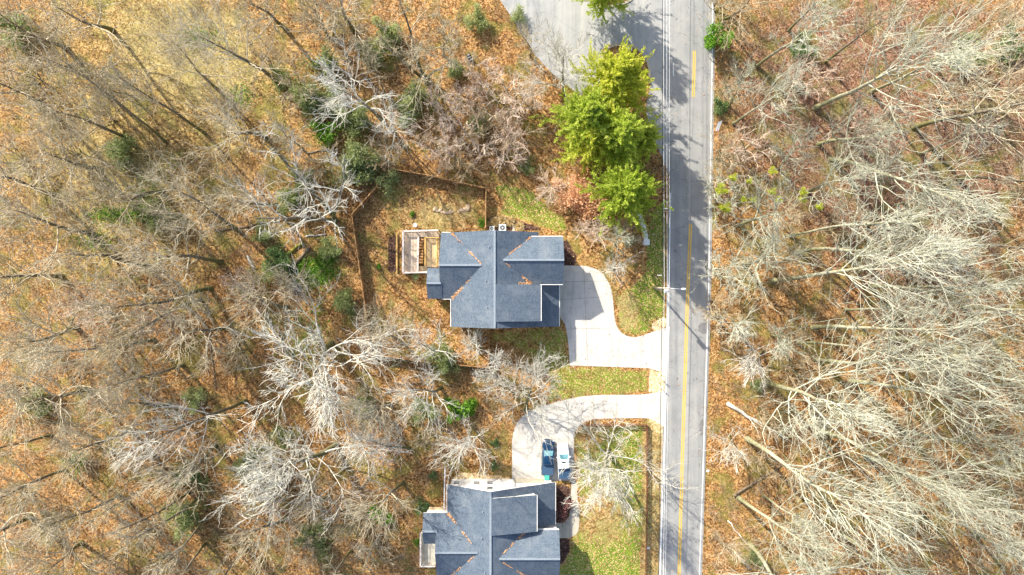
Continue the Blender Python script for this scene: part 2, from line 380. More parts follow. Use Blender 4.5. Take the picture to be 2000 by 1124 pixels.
# ------------------------------------------------------------------ the ground sheet
def inpoly(X, Y, poly):
    r = np.zeros(X.shape, bool); n = len(poly); j = n - 1
    for i in range(n):
        xi, yi = poly[i]; xj, yj = poly[j]
        c = ((yi > Y) != (yj > Y)) & (X < (xj - xi) * (Y - yi) / (yj - yi + 1e-9) + xi)
        r ^= c; j = i
    return r
def axis(lo, hi, far, st):
    core = np.arange(lo, hi + st / 2, st)
    return np.concatenate([np.array([-far, -far * .55, lo - 12, lo - 4]), core, np.array([hi + 4, hi + 12, far * .55, far])])
gx = axis(-92, 92, 420, .4); gy = axis(-55, 55, 420, .4)
GX, GY = np.meshgrid(gx, gy); nx, ny = len(gx), len(gy)
QX = GX * PXM + 1000; QY = 562 - GY * PXM       # photograph pixels of each ground point
def blob(cx, cy, rx, ry, p=2.0): return np.exp(-(np.abs((QX - cx) / rx) ** p + np.abs((QY - cy) / ry) ** p))
cover = np.zeros((ny, nx, 3)); tone = np.zeros((ny, nx, 3))
def fillp(arr, ch, poly, val):
    m = inpoly(QX, QY, poly); arr[..., ch][m] = np.maximum(arr[..., ch][m], val) if val > 0 else 0
def setp(poly, g=None, s=None, mu=None, dry=None):
    m = inpoly(QX, QY, poly)
    for arr, ch, v in ((cover, 0, g), (cover, 1, s), (cover, 2, mu), (tone, 2, dry)):
        if v is not None: arr[..., ch][m] = v
# general hue of the leaf litter: tan upper left, orange in the middle and lower, pinkish brown upper right
tone[..., 0] = np.clip(-.05 + .10 * blob(200, 500, 520, 620, 4) + .8 * blob(330, 150, 330, 260) + .35 * blob(200, 480, 260, 200) + .3 * blob(820, 420, 120, 90), 0, 1)
tone[..., 1] = np.clip(1.0 * blob(1720, 190, 350, 260) + .45 * blob(1800, 600, 260, 300) + .35 * blob(620, 60, 120, 80) + .25 * blob(150, 900, 250, 200) + .4 * blob(160, 600, 200, 120), 0, 1)
tone[..., 2] = np.clip(.75 * blob(330, 60, 150, 110) + .6 * blob(420, 150, 120, 90) + .55 * blob(590, 660, 90, 110) + .5 * blob(240, 440, 160, 60) + .5 * blob(250, 330, 130, 90) + .35 * blob(120, 260, 140, 120), 0, 1)
cover[..., 0] = np.clip(1.0 * blob(615, 532, 46, 36) + .33 * blob(650, 120, 90, 90) + .3 * blob(720, 330, 60, 60) + .5 * blob(240, 425, 110, 26) + .35 * blob(690, 250, 100, 80) + .35 * blob(380, 70, 60, 40) + .3 * blob(560, 620, 60, 50)
                        + .3 * blob(620, 1030, 60, 40) + .35 * blob(380, 990, 40, 35) + .3 * blob(500, 880, 60, 60), 0, 1)
yard = [(692, 420), (770, 333), (838, 345), (950, 370), (950, 448), (880, 452), (880, 645), (957, 650), (955, 716), (727, 690), (705, 510)]
setp(yard, g=.14, dry=.22)
m = inpoly(QX, QY, yard); tone[..., 2][m] += .45 * np.exp(-(((QX - 860) / 90) ** 2 + ((QY - 420) / 36) ** 2))[m]; cover[..., 0][m] += .3 * np.exp(-(((QX - 850) / 60) ** 2 + ((QY - 438) / 14) ** 2))[m]
setp([(952, 365), (985, 358), (1040, 370), (1080, 410), (1130, 440), (1120, 462), (1060, 450), (1000, 428), (952, 420)], g=.68, dry=.3)
setp([(955, 366), (985, 395), (975, 420), (952, 418)], g=.15)
setp([(950, 428), (965, 420), (1000, 427), (1060, 446), (1095, 455), (1106, 466), (1128, 500), (1122, 522), (1100, 522), (1100, 450), (950, 452)], g=0, mu=.85)
setp([(1085, 462), (1101, 458), (1104, 464), (1086, 466)], g=.7, mu=0)
setp([(1270, 420), (1302, 380), (1302, 640), (1270, 650), (1235, 657), (1212, 648), (1204, 620), (1200, 585), (1225, 560), (1258, 520), (1262, 470)], g=.72, dry=.2)
setp([(1205, 580), (1235, 565), (1250, 600), (1245, 640), (1220, 648), (1208, 630)], g=.45, dry=.75)
setp([(1105, 430), (1260, 432), (1262, 480), (1262, 530), (1230, 560), (1200, 560), (1180, 530), (1150, 515), (1120, 510)], g=.12, dry=.35)
setp([(1272, 650), (1270, 632), (1284, 622), (1304, 620), (1304, 640), (1284, 646)], g=0, s=.7)
setp([(955, 645), (1095, 638), (1106, 645), (1112, 716), (1265, 719), (1272, 742), (1268, 768), (1160, 772), (1090, 785), (1060, 790), (1075, 740), (1030, 690), (985, 670), (955, 672)], g=.62, dry=.35)
setp([(955, 645), (1090, 640), (1060, 690), (990, 672), (955, 672)], g=.55)
setp([(1265, 720), (1303, 730), (1303, 765), (1268, 768)], g=0, s=.85)
setp([(1125, 850), (1135, 830), (1255, 828), (1255, 1124), (1250, 1240), (1088, 1240), (1088, 1110), (1115, 1050), (1133, 1030), (1124, 900)], g=.50, dry=.55)
setp([(1130, 1060), (1255, 1060), (1250, 1240), (1088, 1240), (1090, 1110), (1110, 1075)], g=.62, dry=.35)
m = inpoly(QX, QY, [(1125, 850), (1262, 828), (1262, 1124), (1110, 1124)]); cover[..., 0][m] += (.12 + .4 * np.exp(-(((QX - 1225) / 26) ** 2 + ((QY - 900) / 60) ** 2)) - .35 * np.exp(-(((QX - 1175) / 40) ** 2 + ((QY - 1010) / 45) ** 2)) - .3 * np.exp(-(((QX - 1150) / 24) ** 2 + ((QY - 850) / 24) ** 2)))[m]
setp([(1255, 815), (1297, 818), (1290, 1124), (1286, 1240), (1254, 1240)], g=.10, dry=.6)
setp([(1262, 815), (1297, 818), (1294, 850), (1280, 850)], g=0, s=.75)
setp([(880, 936), (893, 921), (920, 922), (1002, 931), (1002, 940), (880, 946)], g=0, s=.7, mu=0)
setp([(1083, 950), (1090, 945), (1108, 945), (1117, 960), (1114, 1005), (1100, 1022), (1083, 1022)], g=0, mu=.9)
setp([(1088, 1050), (1114, 1050), (1112, 1075), (1101, 1098), (1086, 1110)], g=0, mu=.95)
setp([(757, 462), (776, 458), (776, 533), (757, 533)], mu=.9, g=0)
setp([(777, 452), (786, 452), (786, 530), (777, 530)], g=.5)
setp([(1384, -60), (1400, -60), (1396, 300), (1394, 600), (1388, 900), (1380, 1180), (1366, 1180), (1378, 700)], g=.22, dry=.35)
m = inpoly(QX, QY, [(1388, 640), (1440, 660), (1470, 900), (1440, 1200), (1370, 1200)]); cover[..., 1][m] = np.maximum(cover[..., 1][m], .36)
setp([(1100, 345), (1160, 340), (1165, 400), (1130, 425), (1095, 420)], g=0)
setp([(1176, 86), (1240, 86), (1262, 110), (1268, 150), (1245, 200), (1290, 320), (1180, 340), (1130, 180)], g=.25, mu=.35)
def blur(A):
    p = np.pad(A, ((1, 1), (1, 1), (0, 0)), mode='edge'); return (p[1:-1, 1:-1] * 2 + p[:-2, 1:-1] + p[2:, 1:-1] + p[1:-1, :-2] + p[1:-1, 2:]) / 6
cover = blur(blur(cover)); tone = blur(blur(tone))
kk = np.ones((ny, nx, 4), np.float32)
V = np.stack([GX, GY, np.zeros_like(GX)], -1).reshape(-1, 3)
I = np.arange(ny * nx).reshape(ny, nx)
Q = np.stack([I[:-1, :-1], I[:-1, 1:], I[1:, 1:], I[1:, :-1]], -1).reshape(-1, 4)
gme = np_mesh('ground', V, Q, [M['ground']])
for nm, arr in (('cover', cover), ('tone', tone)):
    at = gme.color_attributes.new(nm, 'FLOAT_COLOR', 'POINT'); kk[..., :3] = arr; at.data.foreach_set('color', kk.ravel())
go = link(bpy.data.objects.new('ground', gme)); tag(go, 'leaf covered woodland floor with lawns round the two houses', 'ground', kind='structure')

# ------------------------------------------------------------------ roads, driveways, kerbs, markings
LEFT = [(1318, -700), (1314, -60), (1312, 100), (1311, 300), (1309, 420), (1306, 560), (1303, 680), (1298, 850), (1289, 1124), (1284, 1300), (1262, 1900)]
RIGHT = [(1394, -700), (1392, -60), (1391, 100), (1388, 300), (1386, 420), (1384, 560), (1380, 700), (1375, 850), (1366, 1124), (1360, 1300), (1338, 1900)]
def strip(line, off0, off1, z, y0=None, y1=None):
    pts = smooth_line(line, 8)
    pts = [p for p in pts if (y0 is None or p.y >= y0) and (y1 is None or p.y <= y1)]
    a = [P(p.x + off0, p.y) for p in pts]; b = [P(p.x + off1, p.y) for p in pts]; n = len(pts)
    v = [(p.x, p.y, z) for p in a] + [(p.x, p.y, z) for p in b]
    return v, [(i, n + i, n + i + 1, i + 1) for i in range(n - 1)]
mb = MB()
l = smooth_line(LEFT, 8); r = smooth_line(RIGHT, 8)
v = [P(p.x - 3, p.y) for p in l] + [P(p.x + 5, p.y) for p in r]; n = len(l)
mb.add([(p.x, p.y, .02) for p in v], [(i, i + 1, n + i + 1, n + i) for i in range(n - 1)])
tag(mb.build('road', M['asphalt']), 'grey two lane asphalt road running top to bottom', 'road', kind='structure')
def marking(name, label, mat, segs):
    mb = MB()
    for line, o0, o1, y0, y1 in segs: mb.add(*strip(line, o0, o1, .026, y0, y1))
    tag(mb.build(name, mat), label, 'road marking', kind='structure')
marking('road_edge_line', 'white edge line along the left side of the road', M['white_paint'], [(LEFT, -1, 1.1, 370, 1900), (LEFT, 2.5, 4.6, 104, 172)])
marking('road_edge_line', 'white edge line along the wooded right side of the road', M['white_paint'], [(RIGHT, -1, 1.0, -700, 1900)])
CEN = [(1356, -700), (1356, -60), (1356, 100), (1354, 190), (1350, 400), (1347, 480), (1342, 600), (1339, 700), (1334, 850), (1326, 1124), (1320, 1300), (1300, 1900)]
marking('road_centre_line', 'double yellow centre line on the road', M['yellow_paint'], [(CEN, -2.7, -.9, 94, 194), (CEN, .9, 2.7, 94, 194), (CEN, -2.9, -.9, 436, 1900), (CEN, .9, 2.9, 436, 1900)])
mb = MB(); mb.add(*strip(CEN, -.5, .1, .025, 194, 436)); mb.add(*strip(CEN, -.4, .1, .025, -300, 94))
tag(mb.build('road_seam', M['patch']), 'dark seam between the two lanes in the yellow line gaps', 'road seam', kind='structure')
for poly, lb in (([(1366, 634), (1374, 630), (1381, 632), (1378, 652), (1366, 650), (1364, 642)], 'dark asphalt patch at the right edge level with upper driveway'),
                 ([(1368, 824), (1373, 820), (1373, 846), (1369, 852), (1367, 838)], 'dark crumbling asphalt at the right edge level with lower driveway'),
                 ([(1377, 500), (1383, 496), (1384, 526), (1380, 538), (1377, 520)], 'dark asphalt patch at the right edge above the utility pole')):
    mb = MB(); mb.prism(jit(smooth_line(W(poly), 4, True), .12), .021, .0245); tag(mb.build('road_patch', M['patch']), lb, 'road patch', kind='structure')

side = [(820, -260), (905, -110), (970, -10), (1008, 48), (1042, 105), (1085, 150), (1122, 178), (1150, 190), (1176, 150), (1176, 100), (1200, 86), (1232, 88), (1256, 104), (1269, 130), (1271, 165), (1262, 210), (1272, 260), (1290, 300), (1308, 345), (1311, 100), (1314, -60), (1316, -260)]
mb = MB(); mb.prism(W(side[:5]) + [p for p in smooth_line(W(side[4:18]), 4)] + W(side[18:]), .0, .016)
tag(mb.build('side_street', M['asphalt_side']), 'pale asphalt side street mouth at the top centre', 'road', kind='structure')

def slab(name, outline, mat, label, joints, z=.03):
    mb = MB(); poly = [p for p in outline]; mb.prism(poly, -.05, z, 0)
    for a, b in joints:
        a = P(*a); b = P(*b); mb.bar((a.x, a.y, z + .003), (b.x, b.y, z + .003), .05, .004, 1)
    return tag(mb.build(name, [mat, M['joint']]), label, 'driveway', kind='structure')
d1 = [(1103, 519), (1140, 519.5)] + [(p.x, p.y) for p in smooth_line([(1148, 521), (1166, 527), (1180, 539), (1192, 560), (1197, 585), (1200, 618), (1205, 638), (1216, 652), (1236, 659), (1260, 654), (1282, 646), (1308, 638)], 5)] + [(1303, 736), (1292, 727), (1266, 719.5), (1113, 714), (1110, 670), (1107, 648), (1103, 632), (1095, 622), (1091, 600), (1091, 545)]
slab('driveway', W(d1), M['concrete'], 'white concrete driveway with a turning bay beside the upper house',
     [((1094, 586), (1180, 580)), ((1140, 520), (1148, 715)), ((1105, 643), (1205, 641)), ((1207, 643), (1207, 718)), ((1252, 657), (1252, 718)), ((1100, 551), (1188, 549))])
d2 = [(1300, 762)] + [(p.x, p.y) for p in smooth_line([(1296, 763), (1270, 769), (1240, 771.5), (1170, 772), (1130, 776), (1090, 785), (1050, 797), (1022, 812), (1006, 834), (1000, 862)], 5)] + [(1000, 939), (1118, 939)] + [(p.x, p.y) for p in smooth_line([(1120, 900), (1122, 850), (1126, 838), (1136, 828), (1150, 822), (1170, 818.5), (1255, 817), (1275, 821), (1297, 834)], 5)]
slab('driveway', W(d2), M['concrete'], 'curved concrete driveway with two parked pickups at the lower house',
     [((1000, 877), (1121, 877)), ((1058, 796), (1058, 938)), ((1012, 826), (1126, 838)), ((1110, 780), (1110, 936)), ((1160, 773), (1160, 820)), ((1205, 772), (1205, 818)), ((1250, 771), (1250, 817))])
wk = [(1116, 937), (1124, 937), (1127, 960), (1129, 985)] + [(p.x, p.y) for p in smooth_line([(1131, 1005), (1131, 1028), (1126, 1043), (1112, 1051)], 5)] + [(1086, 1051.5), (1084, 1022), (1100, 1021), (1112, 1010), (1115, 985)]
slab('walkway', W(wk), M['concrete_old'], 'curved tan concrete path to the door of the lower house', [((1114, 985), (1129, 985)), ((1098, 1022), (1098, 1051)), ((1113, 1012), (1113, 1050))], .032)['category'] = 'path'

def kerb(pts, label, wd=.35, hgt=.14, mat='kerb'):
    c = smooth_line(W(pts), 6); mb = MB()
    L = []; R = []
    for i, p in enumerate(c):
        d = (c[min(i + 1, len(c) - 1)] - c[max(i - 1, 0)]).normalized(); nn = Vector((-d.y, d.x)); L.append(p + nn * wd / 2); R.append(p - nn * wd / 2)
    mb.prism(L + R[::-1], -.05, hgt)
    return tag(mb.build('kerb', M[mat]), label, 'kerb', kind='structure')
kerb([(1178, 160), (1177, 118), (1186, 96), (1206, 88.5), (1232, 90), (1255, 105), (1267, 130), (1269, 165)], 'tan curved kerb round the pine island by the road')
kerb([(1130, -40), (1150, 0), (1175, 14), (1205, 10), (1232, 0), (1250, -30)], 'pale curved kerb of the island at the top edge', mat='concrete_old')
mb = MB(); mb.prism(smooth_line(W([(1130, -40), (1150, 0), (1175, 13), (1205, 9), (1232, -1), (1250, -30), (1240, -120), (1150, -120)]), 4, True), .0, .10)
tag(mb.build('island', simple('island_mulch', (.22, .12, .05), .9, .4, 3)), 'mulched island at the top edge of the side street', 'island', kind='structure')

# ------------------------------------------------------------------ houses
def poly_thick(mb, pts, t=.2, top=0, sidem=1):
    """roof plane: polygon pts (3D) with thickness straight down"""
    n = len(pts); up = [Vector(p) for p in pts]; dn = [p - Vector((0, 0, t)) for p in up]
    mb.add(up + dn, [tuple(range(n))], top)
    b = len(mb.v) - 2 * n
    mb.f.append([b + n + i for i in range(n)][::-1]); mb.m.append(sidem)
    for i in range(n):
        j = (i + 1) % n; mb.f.append([b + i, b + n + i, b + n + j, b + j]); mb.m.append(sidem)
def roof_uv(me):
    uvl = me.uv_layers.new(name='UVMap')
    for p in me.polygons:
        nrm = p.normal; e = Vector((0, 0, 1)).cross(nrm)
        e = e.normalized() if e.length > 1e-3 else Vector((1, 0, 0)); s = nrm.cross(e)
        for li in p.loop_indices:
            c = me.vertices[me.loops[li].vertex_index].co; uvl.data[li].uv = (c.dot(e), c.dot(s))

def window(house, pos, axis_, wd, hg, name='window'):
    """pos: centre on the wall, axis_: outward direction"""
    o = Vector(axis_); s = Vector((-o.y, o.x, 0)); c = Vector(pos)
    mb = MB()
    for sg in (-1, 1):
        mb.bar(c + s * sg * wd / 2 - Vector((0, 0, hg / 2 + .06)), c + s * sg * wd / 2 + Vector((0, 0, hg / 2 + .03)), .05, .09, 0, up=o)
        mb.bar(c + Vector((0, 0, sg * hg / 2)) - s * (wd / 2 - .05), c + Vector((0, 0, sg * hg / 2)) + s * (wd / 2 - .03), .088, .05, 0, up=(0, 0, 1))
    mb.bar(c - s * (wd / 2 - .03), c + s * (wd / 2 - .03), .07, .09)
    f = mb.build('window', M['frame'], house)
    g = MB(); g.bar(c - s * (wd / 2 - .04) - o * .02, c + s * (wd / 2 - .04) - o * .02, .05, hg - .08, 0, up=(0, 0, 1)); g.build('pane', M['glass'], f)
    return f

def make_house(label, ridge, flip, garage_end):
    """local frame: u to the right of the ridge, v from the dormer end towards the garage wing"""
    root = empty('house', (ridge[0], ridge[1], 0), label, 'house', 'slate roofed houses left of the road')
    def T(u, v, z=0.): return Vector((u, v if not flip else -v, z))
    zr = 8.0
    zR = lambda u: zr - .5 * u
    zL = lambda u: zr + .55 * u          # u negative
    rb = MB()
    planes = [
        [(0, 0, zr), (10.06, 0, zR(10.06)), (10.06, 6.72, zR(10.06)), (0, 6.72, zr)],
        [(0, 6.72, zr), (6.77, 6.72, zR(6.77)), (6.77, 14.8, zR(6.77)), (0, 14.8, zr)],
        [(0, 0, zr), (0, 14.8, zr), (-6.85, 14.8, zL(-6.85)), (-6.85, 0, zL(-6.85))],
        [(1.15, 10.36, 7.41), (5.47, 14.02, 5.27), (10.54, 14.02, 5.27), (10.54, 10.36, 7.41)],
        [(1.15, 10.36, 7.41), (10.54, 10.36, 7.41), (10.54, 6.72, 5.27), (5.47, 6.72, 5.27)],
        [(-1.85, 9.6, 6.96), (-8.5, 9.6, 6.96), (-8.5, 14.72, 4.24), (-6.8, 14.72, 4.24)],
        [(-1.85, 9.6, 6.96), (-6.8, 4.45, 4.24), (-8.5, 4.45, 4.24), (-8.5, 9.6, 6.96)],
        [(-8.28, 6.85, 5.60), (-10.6, 6.85, 5.60), (-10.6, 9.25, 4.30), (-8.28, 9.25, 4.30)],
        [(-8.28, 6.85, 5.60), (-8.28, 4.42, 4.29), (-10.6, 4.42, 4.29), (-10.6, 6.85, 5.60)],
        [(.12, 1.0, 8.02), (7.0, 1.0, 6.3), (7.0, 6.64, 6.3), (.12, 6.64, 8.02)],
    ]
    for pl in planes: poly_thick(rb, [T(*p) for p in pl])
    def cap(a, b): rb.bar(T(*a) + Vector((0, 0, .015)), T(*b) + Vector((0, 0, .015)), .30, .07, 2)
    cap((0, .02, zr), (0, 14.78, zr)); cap((1.3, 10.36, 7.41), (10.52, 10.36, 7.41)); cap((-2.0, 9.6, 6.96), (-8.48, 9.6, 6.96)); cap((-8.35, 6.85, 5.60), (-10.58, 6.85, 5.60))
    roof = rb.build('roof', [M['shingle'], M['trim'], M['ridge']], root); roof_uv(roof.data)
    for u, v in ((-1.2, 3.2), (-.9, 12.3), (-1.4, 7.2)):
        vb = MB(); vb.tube([T(u, v, zL(u) - .1), T(u, v, zL(u) + .4)], .06, 8); vb.build('vent_pipe', M['metal'], roof)
    # gutters on the eaves
    for a, b in (((-6.98, .02, zL(-6.85) - .12), (-6.98, 4.3, zL(-6.85) - .12)), ((10.15, .03, zR(10.06) - .12), (10.15, 6.7, zR(10.06) - .12)), ((7.1, 1.05, 6.2), (7.1, 6.6, 6.2)),
                 ((5.6, 14.12, 5.16), (10.5, 14.12, 5.16)), ((6.9, 6.62, 5.16), (10.5, 6.62, 5.16)), ((-8.4, 4.35, 4.12), (-6.9, 4.35, 4.12)), ((-8.4, 14.82, 4.12), (-7.0, 14.82, 4.12))):
        gb = MB(); gb.bar(T(*a), T(*b), .09, .12); gb.build('gutter', M['trim'], root)
    # walls
    wb = MB()
    def prism_v(prof, v0, v1):
        n = len(prof); vv = [T(u, v0, z) for u, z in prof] + [T(u, v1, z) for u, z in prof]
        wb.add(vv, [tuple(range(n)), tuple(range(2 * n - 1, n - 1, -1))] + [(i, n + i, n + (i + 1) % n, (i + 1) % n) for i in range(n)])
    def prism_u(prof, u0, u1):
        n = len(prof); vv = [T(u0, v, z) for v, z in prof] + [T(u1, v, z) for v, z in prof]
        wb.add(vv, [tuple(range(n)), tuple(range(2 * n - 1, n - 1, -1))] + [(i, n + i, n + (i + 1) % n, (i + 1) % n) for i in range(n)])
    g = .24
    prism_v([(-6.5, 0), (9.55, 0), (9.55, zR(9.55) - g), (0, zr - g), (-6.5, zL(-6.5) - g)], .35, 6.4)
    prism_v([(-6.48, 0), (6.4, 0), (6.4, zR(6.4) - g), (0, zr - g - .01), (-6.48, zL(-6.48) - g)], 6.42, 14.45)
    prism_u([(7.08, 0), (13.7, 0), (13.7, 5.2), (10.36, 7.15), (7.08, 5.22)], 3.0, 10.25)
    prism_u([(4.82, 0), (14.36, 0), (14.36, 4.15), (9.6, 6.7), (4.82, 4.14)], -8.2, -3.0)
    prism_u([(4.9, 0), (8.95, 0), (8.95, 4.2), (6.85, 5.32), (4.9, 4.22)], -10.3, -8.1)
    prism_v([(1.6, 6.8), (6.7, 4.2), (6.7, 6.12), (1.6, 7.42)], 1.25, 6.38)
    wall = wb.build('wall', M['siding'], root)
    fy = 1 if flip else -1
    if garage_end == 'end':
        for u, z, hg in ((-5.6, 2.25, 1.15), (-2.4, 2.25, 1.15), (-.25, 2.25, 1.15), (-.2, 5.1, 1.35)):
            window(root, T(u, .33, z), (0, fy, 0), .92, hg + .35)
        gd = MB(); gd.bar(T(3.6, .30, 1.15), T(8.4, .30, 1.15), .06, 2.3)
        for z in (.6, 1.15, 1.7): gd.bar(T(3.6, .26, z), T(8.4, .26, z), .05, .05)
        gd.build('garage_door', M['garage'], root)
    else:
        for v in (8.7, 11.9):
            gd = MB(); gd.bar(T(10.28, v - 1.25, 1.15), T(10.28, v + 1.25, 1.15), .06, 2.3)
            for z in (.6, 1.15, 1.7): gd.bar(T(10.33, v - 1.25, z), T(10.33, v + 1.25, z), .05, .05)
            gd.build('garage_door', M['garage'], root)
        for u in (-4.5, -1.5, 4.0): window(root, T(u, .33, 2.1), (0, fy, 0), .9, 1.4)
    for v in (2.2, 3.4, 4.6, 5.5): window(root, T(6.72, v, 5.35), (1, 0, 0), .7, .9)
    dd = MB(); dd.bar(T(9.58, 3.2, 1.05), T(9.58, 4.2, 1.05), .06, 2.1); dd.build('front_door', M['door'], root)
    for v in (1.6, 5.4): window(root, T(9.57, v, 1.7), (1, 0, 0), .9, 1.3)
    for v in (11.0, 12.9): window(root, T(-8.22, v, 2.3), (-1, 0, 0), .9, 1.4)
    for v in (1.8, 3.4): window(root, T(-6.52, v, 2.3), (-1, 0, 0), .9, 1.4)
    # leaves gathered in the valleys (rest on the roof)
    pts = []
    def line(a, b, wd, k, taper=1):
        a = T(*a); b = T(*b); d = (b - a); s = Vector((-d.y, d.x, 0)).normalized(); cl = [random.random() ** 1.6 for _ in range(7)] + [0, .03]
        for i in range(k):
            t = random.choice(cl) + random.gauss(0, .05); t = min(max(t, 0), 1); pts.append(a + d * t + s * random.gauss(0, wd * (1 - taper * t * .6)))
    line((-6.7, 4.5, 4.35), (-2.5, 8.9, 6.7), .13, 260); line((-6.75, 14.6, 4.33), (-2.1, 9.8, 6.9), .09, 220)
    line((5.5, 6.8, 5.3), (1.7, 9.8, 7.2), .11, 210); line((5.45, 13.9, 5.3), (1.5, 10.7, 7.3), .06, 190)
    for i in range(90):
        pts.append(T(random.uniform(3.6, 5.8), random.uniform(6.66, 6.98), 0) + Vector((0, 0, 0)))
    C = []
    for p in pts:
        u = p.x; v_ = -p.y if flip else p.y
        z = -9
        for f in (lambda: zR(u) if 0 <= u <= 10 else -9, lambda: zL(u) if -6.85 <= u < 0 else -9, lambda: 7.41 - .588 * abs(v_ - 10.36) if u > .6 and abs(v_ - 10.36) < 3.64 else -9,
                  lambda: 6.96 - .531 * abs(v_ - 9.6) if u < -1.2 and abs(v_ - 9.6) < 5.1 else -9): z = max(z, f())
        C.append((p.x, p.y, z + .04))
    C = np.array(C); C = C[C[:, 2] > 0]
    lv, lq, lt = quads(C, rng.normal(0, 1, C.shape) * (1, 1, .25), .22, .16, rng)
    lo_ = link(bpy.data.objects.new('fallen_leaves', np_mesh('fallen_leaves', lv, lq, [M['gutter_leaf']], tint=lt)))
    lo_.location = root.location
    tag(lo_, 'orange leaves lying in the roof valleys of the %s house' % ('lower' if flip else 'upper'), 'fallen leaves', kind='stuff')
    return root

def quads(C, D, ln, wd, rg, flat=0):
    """one leaf-sized face per centre, long axis D"""
    n = len(C); D = D / (np.linalg.norm(D, axis=1, keepdims=True) + 1e-9)
    r_ = rg.normal(0, 1, (n, 3))
    if flat: r_ = r_ * (1 - flat) + np.array([0, 0, 1.0])
    S = np.cross(D, r_); S /= (np.linalg.norm(S, axis=1, keepdims=True) + 1e-9)
    L = ln * rg.uniform(.6, 1.3, (n, 1)); Wd = wd * rg.uniform(.6, 1.3, (n, 1))
    a = C - D * L * .5; b = C + S * Wd * .5; c = C + D * L * .5; d = C - S * Wd * .5
    V = np.stack([a, b, c, d], 1).reshape(-1, 3); Q = np.arange(4 * n).reshape(n, 4)
    return V, Q, np.repeat(rg.random(n), 4)

# upper house: ridge from (966,450) to (968,642); lower house: mirrored
h1 = make_house('upper house with blue-grey shingle roof beside the white turning bay', (-2.62, -6.17), False, 'side')
h2 = make_house('lower house with blue-grey roof and white gable wall facing two pickups', (-3.24, -30.8), True, 'end')

# ------------------------------------------------------------------ bare trees
def norm(a): return a / (np.linalg.norm(a, axis=-1, keepdims=True) + 1e-9)
def grow(S, D, L, nseg, up, wig, rg):
    B = len(S); Pp = np.zeros((B, nseg + 1, 3)); Pp[:, 0] = S; d = norm(D); st = (L / nseg)[:, None]
    for i in range(nseg):
        d = norm(d + np.array([0, 0, up / nseg]) + rg.normal(0, wig, (B, 3)) * (1.0 if i else .3)); Pp[:, i + 1] = Pp[:, i] + d * st
    return Pp
def radii(r0, nseg, tip=.3): return r0[:, None] * (1 - (1 - tip) * np.linspace(0, 1, nseg + 1)[None, :])
def kids(Pp, R, L, k, t0, t1, ang, angj, lf, rf, rg, end=True):
    B, n, _ = Pp.shape
    t = t0 + (t1 - t0) * (np.arange(k)[None, :] + rg.random((B, k))) / k
    if end: t[:, -1] = 1.0
    x = t * (n - 1) * .9999; i = x.astype(int); f = (x - i)[..., None]; bi = np.arange(B)[:, None]
    S = Pp[bi, i] * (1 - f) + Pp[bi, i + 1] * f; T = norm(Pp[bi, i + 1] - Pp[bi, i]); rr = R[bi, i] * (1 - f[..., 0]) + R[bi, i + 1] * f[..., 0]
    q = rg.normal(0, 1, (B, k, 3)); q = norm(q - (q * T).sum(-1, keepdims=True) * T)
    a = np.radians(ang + rg.normal(0, angj, (B, k)))[..., None]
    if end: a[:, -1] *= .35
    D = T * np.cos(a) + q * np.sin(a)
    Ln = L[:, None] * lf * (1.12 - .55 * t) * rg.uniform(.7, 1.3, (B, k))
    if end: Ln[:, -1] = L * lf * rg.uniform(.6, .9, B)
    return S.reshape(-1, 3), D.reshape(-1, 3), Ln.ravel(), (rr * rf).ravel()
def tubes(groups):
    """groups: list of (P (B,n,3), R (B,n), sides)"""
    VV = []; QQ = []; off = 0
    for Pp, R, sd in groups:
        B, n, _ = Pp.shape
        if B == 0: continue
        T = np.gradient(Pp, axis=1); T = norm(T)
        ref = np.where(np.abs(T.mean(1, keepdims=True)[..., 2:3]) > .8, np.array([[[1., 0, 0]]]), np.array([[[0, 0, 1.]]]))
        A = norm(np.cross(T, np.broadcast_to(ref, T.shape))); Bn = np.cross(T, A)
        th = 2 * np.pi * np.arange(sd) / sd
        ring = Pp[:, :, None] + R[:, :, None, None] * (np.cos(th)[None, None, :, None] * A[:, :, None] + np.sin(th)[None, None, :, None] * Bn[:, :, None])
        VV.append(ring.reshape(-1, 3)); I = off + np.arange(B * n * sd).reshape(B, n, sd); J = np.roll(I, -1, axis=2)
        QQ.append(np.stack([I[:, :-1], J[:, :-1], J[:, 1:], I[:, 1:]], -1).reshape(-1, 4)); off += B * n * sd
    return np.concatenate(VV), np.concatenate(QQ)

